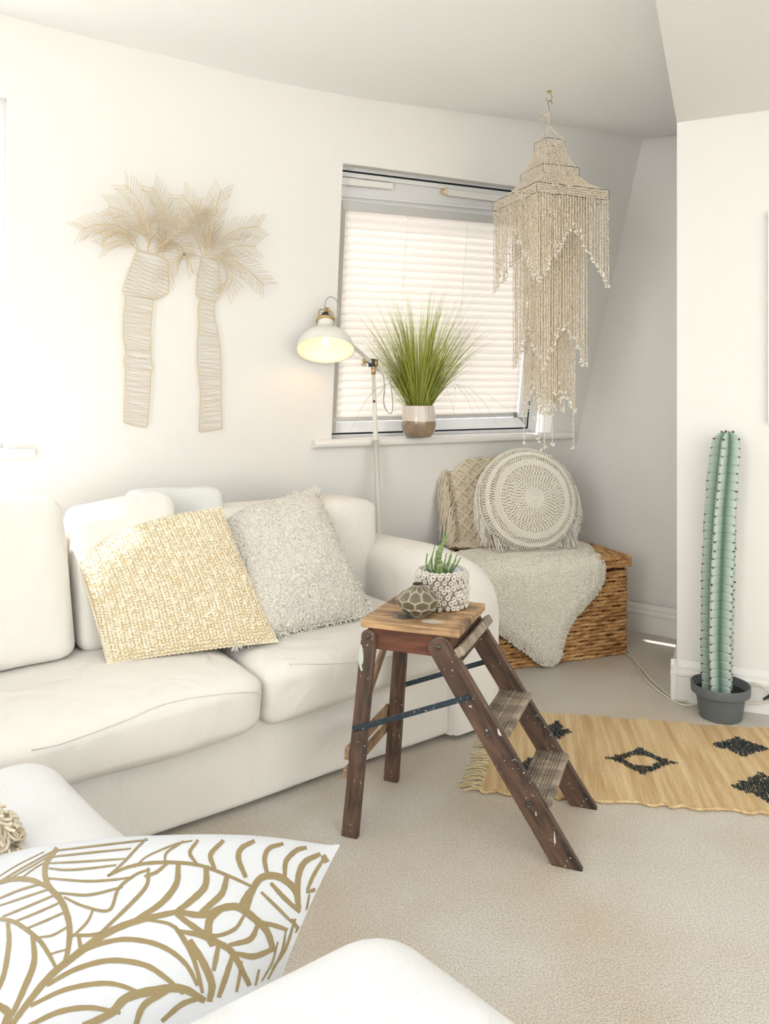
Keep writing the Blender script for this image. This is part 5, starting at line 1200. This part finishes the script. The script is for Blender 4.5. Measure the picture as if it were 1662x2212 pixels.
# crochet stitches: rings of plump knots, open mesh bands leave the lining visible
SP_, SX, SZ = [], [], []
def ring(r, gap, size, kind):
    n = max(6, int(2*PI*r*Rr/gap)); a = (np.arange(n)+random.random())*2*PI/n; rj = np.full(n, r)
    P = dome(rj, a, np.full(n, .001)); Pa = dome(rj, a+.02, np.full(n, .001)); T = unit(Pa-P); Po = dome(np.minimum(rj+.02, .999), a, np.full(n, .001)); O = unit(Po-P); Nn = unit(np.cross(T, O)); Nn = Nn*np.sign(np.sum(Nn*rN, 1, keepdims=True)+1e-6)
    SP_.append((P, T, O, Nn, size, kind, n))
r = .012; rings = []
while r < .20: rings.append((r, .0046, 'dense')); r += .0205
ring_i = 0
for r_, gp_, k in rings: ring(r_, .0075, (.0046, .0026, .0030), 0)
for r_ in np.arange(.222, .66, .036): ring(r_, .0145, (.0050, .0046, .0034), 1)
for r_ in np.arange(.665, .775, .020): ring(r_, .0075, (.0046, .0027, .0032), 0)
for r_ in np.arange(.79, .87, .030): ring(r_, .0115, (.0036, .0040, .0030), 1)
for r_ in np.arange(.875, .94, .018): ring(r_, .0075, (.0046, .0030, .0032), 0)
for r_ in (.955, .975, .99): ring(r_, .011, (.0036, .0036, .0034), 1)
bv, bf = blob(6, 3); vs, fs_, o_ = [], [], 0
for P, T, O, Nn, (a_, b_, c_), kd, n in SP_:
    jt = RNG.uniform(.85, 1.15, (n, 1)); v, f = scatter(bv, bf, basis(T*a_*jt*1.15, O*b_*1.15, Nn*c_), P); vs.append(v); fs_.append(f+o_); o_ += len(v)
mk('crochet_stitches', np.vstack(vs), np.vstack(fs_), croc_m, RCu, kind='stuff')
# radiating spokes between the rings
sm_ = MB()
for k in range(40):
    a = k*2*PI/40; r_ = np.linspace(.22, .66, 10); sm_.tube(dome(r_, a+.10*np.sin(r_*12), np.full(10, .0012)), .0016, 3, cap=False)
for k in range(110):
    a = k*2*PI/110; r_ = np.linspace(.77, .995, 7); sm_.tube(dome(r_, a+.015*np.sin(r_*60+k), np.full(7, .001)), .0017, 3, cap=False)
for r_ in list(np.arange(.215, .66, .036)): sm_.tube(dome(np.full(80, r_+.013), np.arange(80)*2*PI/80, np.full(80, .0005)), .0017, 4, closed=True)
sm_.build('crochet_spokes', croc_m, RCu, kind='stuff')
# scalloped rim and fringe
e = []; na = 90
for k in range(na*6): a = k*2*PI/(na*6); e.append(rc+(rX*math.cos(a)+rY*math.sin(a))*(Rr+.004+.005*abs(math.sin(a*na/2)))+rN*(.006*math.cos(a*na)))
sm = MB(); sm.tube(e, .0024, 5, closed=True); sm.tube([rc+(rX*math.cos(a)+rY*math.sin(a))*(Rr-.001) for a in np.arange(80)*2*PI/80], .006, 6, closed=True); sm.build('scalloped_edge', croc_m, RCu)
fr_ = MB()
for k in range(330):
    a = random.uniform(0, 2*PI); ed_ = rc+(rX*math.cos(a)+rY*math.sin(a))*Rr; side = math.cos(a); up = math.sin(a)
    if up > .75 and random.random() < .8: continue
    out = rX*math.cos(a)*.018+rN*random.uniform(-.004, .012); L = random.uniform(.06, .12)*(1 if up < .5 else .6); zend = ed_[2]-L
    if zend < skz+.012:
        zend = skz+random.uniform(.010, .020); en = ed_+out+rN*random.uniform(.03, .09)+rX*random.uniform(-.03, .03); en[2] = zend; fr_.tube(smooth_path([ed_, ed_+out+rN*.02, en-(en-ed_)*V(.3, .3, 0), en], 4), .0015, 4)
    else: fr_.tube(smooth_path([ed_, ed_+out+V(0, 0, .002), ed_+out*1.2+V(random.uniform(-.01, .01), -.004, -L*.6), ed_+out*1.1+V(random.uniform(-.014, .014), -.006, -L)], 4), .0015, 4)
fr_.build('fringe', croc_m, RCu, kind='stuff')
# ================================================================ LEAF PRINT CUSHION in the foreground
q4 = [V(-.86, 1.17, .50), atY(733, 1826, 1.27), V(-.125, .905, .47), V(-.72, .62, .55)]
q4[0] = atY(-40, 1850, 1.20); q4[2] = atY(560, 2235, .93); q4[3] = atY(-330, 2480, .74)
PC = thing('leaf_print_cushion', 'white cushion printed with flowing gold leaf lines, in the foreground', 'cushion', tuple((q4[0]+q4[2])/2))
Fp, Bp, nn, U, W = pillow(q4, .17, 60, .03, 5, .003, .62); v, f = pillow_mesh(Fp, Bp); mk('cover', v, f, pillow_m, PC)
pt_ = BVHTree.FromPolygons([Vector(a) for a in v], f.tolist())
e = np.vstack([Fp[:, 0], Fp[-1, 1:], Fp[-2::-1, -1], Fp[0, -2:0:-1]]); MB().tube(smooth_path(e[::2], 3, True), .0016, 5, closed=True).build('seam', pillow_m, PC)
ST = [
 ([(265, 515), (215, 590), (225, 680), (290, 760), (325, 860), (325, 960), (308, 1045)], 24), ([(270, 520), (480, 495), (690, 470)], 8), ([(245, 550), (430, 530), (610, 512)], 8), ([(240, 580), (400, 572), (580, 560)], 8),
 ([(240, 605), (310, 612), (420, 605), (540, 590)], 9), ([(232, 652), (400, 665), (520, 660), (620, 648)], 10), ([(285, 722), (420, 730), (570, 695)], 11), ([(310, 745), (400, 785), (515, 802), (560, 700), (640, 635), (700, 612)], 12),
 ([(685, 470), (640, 515), (580, 580), (515, 637)], 10), ([(515, 637), (600, 600), (700, 580), (830, 577), (950, 592), (1080, 640), (1190, 690)], 14),
 ([(0, 665), (110, 600), (265, 515)], 7), ([(40, 655), (140, 600), (250, 535)], 6), ([(100, 650), (170, 600), (225, 570)], 6), ([(0, 640), (80, 590), (200, 530)], 5),
 ([(0, 672), (60, 655), (150, 660), (240, 700)], 20), ([(0, 745), (100, 705), (215, 672)], 9), ([(0, 780), (120, 740), (240, 700)], 8), ([(20, 830), (130, 785), (265, 728)], 9), ([(80, 852), (180, 812), (285, 765)], 9), ([(135, 885), (220, 850), (305, 812)], 9),
 ([(190, 930), (250, 920), (320, 880)], 9), ([(235, 1010), (300, 992)], 8), ([(0, 845), (60, 855), (120, 890), (190, 950), (230, 1010), (265, 1075)], 18),
 ([(38, 870), (42, 960), (20, 1100), (-10, 1180)], 20), ([(155, 930), (160, 1050), (110, 1180), (60, 1290)], 24), ([(60, 1338), (120, 1255), (230, 1120), (350, 1020), (480, 925), (600, 868), (720, 835), (860, 805)], 28),
 ([(340, 920), (430, 920), (510, 902)], 14), ([(372, 930), (385, 1000)], 16), ([(440, 800), (410, 860), (345, 925)], 10),
 ([(700, 612), (690, 690), (600, 790), (480, 905)], 15), ([(842, 590), (832, 680), (760, 770), (650, 842)], 24), ([(975, 600), (968, 690), (900, 760), (830, 812)], 26), ([(1072, 645), (1050, 720), (1000, 770), (950, 812)], 25), ([(785, 585), (740, 622), (690, 640)], 14),
 ([(640, 595), (700, 545), (830, 490), (900, 475)], 7), ([(778, 575), (788, 530), (860, 480)], 10), ([(925, 578), (897, 530), (930, 478)], 14), ([(1012, 602), (995, 540), (1050, 478)], 19), ([(1158, 640), (1127, 560), (1140, 510), (1195, 478)], 21),
 ([(1262, 628), (1250, 560), (1272, 510), (1330, 490)], 19), ([(1345, 640), (1352, 570), (1400, 520), (1440, 508)], 20), ([(1408, 725), (1410, 640), (1440, 575), (1505, 540)], 24), ([(1455, 700), (1480, 640), (1525, 565)], 15), ([(1530, 550), (1562, 600), (1588, 585)], 26),
 ([(1165, 800), (1188, 720), (1230, 652), (1300, 640), (1360, 670), (1400, 720), (1410, 790)], 28), ([(1240, 722), (1300, 780), (1375, 855)], 13), ([(1285, 680), (1340, 740), (1410, 805)], 18), ([(1130, 790), (1170, 730), (1200, 690)], 26),
 ([(850, 812), (960, 825), (1060, 790), (1130, 790), (1200, 840), (1260, 900), (1290, 985)], 30), ([(1240, 860), (1300, 875), (1350, 892)], 18), ([(1290, 985), (1200, 1020), (1120, 1008)], 24), ([(1215, 880), (1180, 940), (1090, 965)], 22), ([(1150, 832), (1110, 890), (1030, 922), (960, 912)], 16),
 ([(1035, 805), (990, 850), (985, 920), (1000, 965)], 30), ([(840, 825), (900, 870), (1000, 940), (1080, 985), (1120, 1040), (1175, 1150)], 26), ([(840, 900), (940, 920), (1000, 950)], 20),
 ([(830, 885), (900, 1000), (935, 1100), (955, 1185)], 18), ([(900, 950), (960, 1050), (1000, 1150), (990, 1225)], 30), ([(1032, 968), (1010, 1080)], 20), ([(1100, 1010), (1065, 1120), (1035, 1205)], 22), ([(1140, 1050), (1130, 1120), (1118, 1180)], 13), ([(1222, 1090), (1208, 1150)], 10),
 ([(265, 1085), (400, 990), (560, 942), (700, 952), (800, 992), (880, 1060), (930, 1150)], 20), ([(228, 1152), (360, 1080), (520, 1040), (680, 1060), (780, 1120), (860, 1190)], 22), ([(150, 1250), (300, 1180), (450, 1150), (560, 1155), (690, 1205)], 20), ([(710, 850), (800, 868), (860, 920), (925, 1030)], 14),
 ([(140, 1345), (280, 1282), (420, 1262), (560, 1285)], 22), ([(400, 1345), (520, 1290), (600, 1215), (740, 1180), (860, 1172), (960, 1225)], 36), ([(640, 1345), (680, 1250), (780, 1190)], 26), ([(770, 1320), (860, 1245), (950, 1215)], 22), ([(-10, 1250), (40, 1290), (20, 1345)], 34),
 ([(1455, 715), (1500, 700), (1540, 682)], 16), ([(1460, 735), (1440, 830), (1400, 900)], 9), ([(1380, 850), (1420, 905)], 14), ([(1392, 850), (1350, 980), (1290, 1075)], 11), ([(1350, 900), (1330, 1000), (1270, 1120)], 9), ([(1310, 960), (1285, 1050), (1240, 1130)], 8)]
gm = MB()
for pts, wpx in ST:
    C = smooth_path([(a, b, 0) for a, b in pts], 9)[:, :2]; C = np.vstack([C[0]-unit(C[1]-C[0])*9, C, C[-1]+unit(C[-1]-C[-2])*9]); T = unit(np.gradient(C, axis=0)); Nn_ = np.stack([-T[:, 1], T[:, 0]], 1); rows = []; n = len(C)
    for i in range(n):
        t = i/(n-1); wv = wpx/2*(.84+.36*math.sin(PI*min(1, max(0, t)))+.05*math.sin(i*1.3)); row = []
        for s in (-1, 0, 1):
            x, y = C[i]+Nn_[i]*wv*s; x = x/2.187; y = 1600+y/2.187; r = nrm(ray(x, y)); h = pt_.ray_cast(Vector(CAM), Vector(r))
            if h[0] is None: row = None; break
            hn = np.array(h[1]); hn = hn if np.dot(hn, r) < 0 else -hn; row.append(np.array(h[0])+hn*.0007)
        rows.append(row)
    k = 0
    while k < n:
        if rows[k] is None: k += 1; continue
        e_ = k
        while e_ < n and rows[e_] is not None: e_ += 1
        if e_-k >= 2:
            vv = np.array(rows[k:e_]).reshape(-1, 3); gm.add(vv, gridf(e_-k, 3).tolist())
        k = e_
gm.build('leaf_print', goldprint_m, PC, label='gold printed leaf lines')
# curly wool cushion at the left edge
CW = thing('curly_cushion', 'curly cream wool cushion cut by the left edge of the photo', 'cushion', tuple(atZ(-60, 1850, .46)))
ccw = atY(-96, 1880, 1.20); ccw[2] = .47
v, f = blob(24, 16); v = v*V(.072, .10, .055)+ccw; mk('cover', v, f, curl_m, CW)
cv = MB()
for i in range(420):
    d = nrm(RNG.standard_normal(3)); 
    if d[0] < -.2: continue
    p = ccw+d*V(.070, .098, .053); x = nrm(np.cross(d, RNG.standard_normal(3))); y = np.cross(d, x); k = np.arange(9); rr = random.uniform(.006, .010); cv.tube([p+x*rr*math.cos(q_*.9)+y*rr*math.sin(q_*.9)+d*(.0035*q_-.004) for q_ in k], .0028, 4)
cv.build('wool_curls', curl_m, CW, kind='stuff')
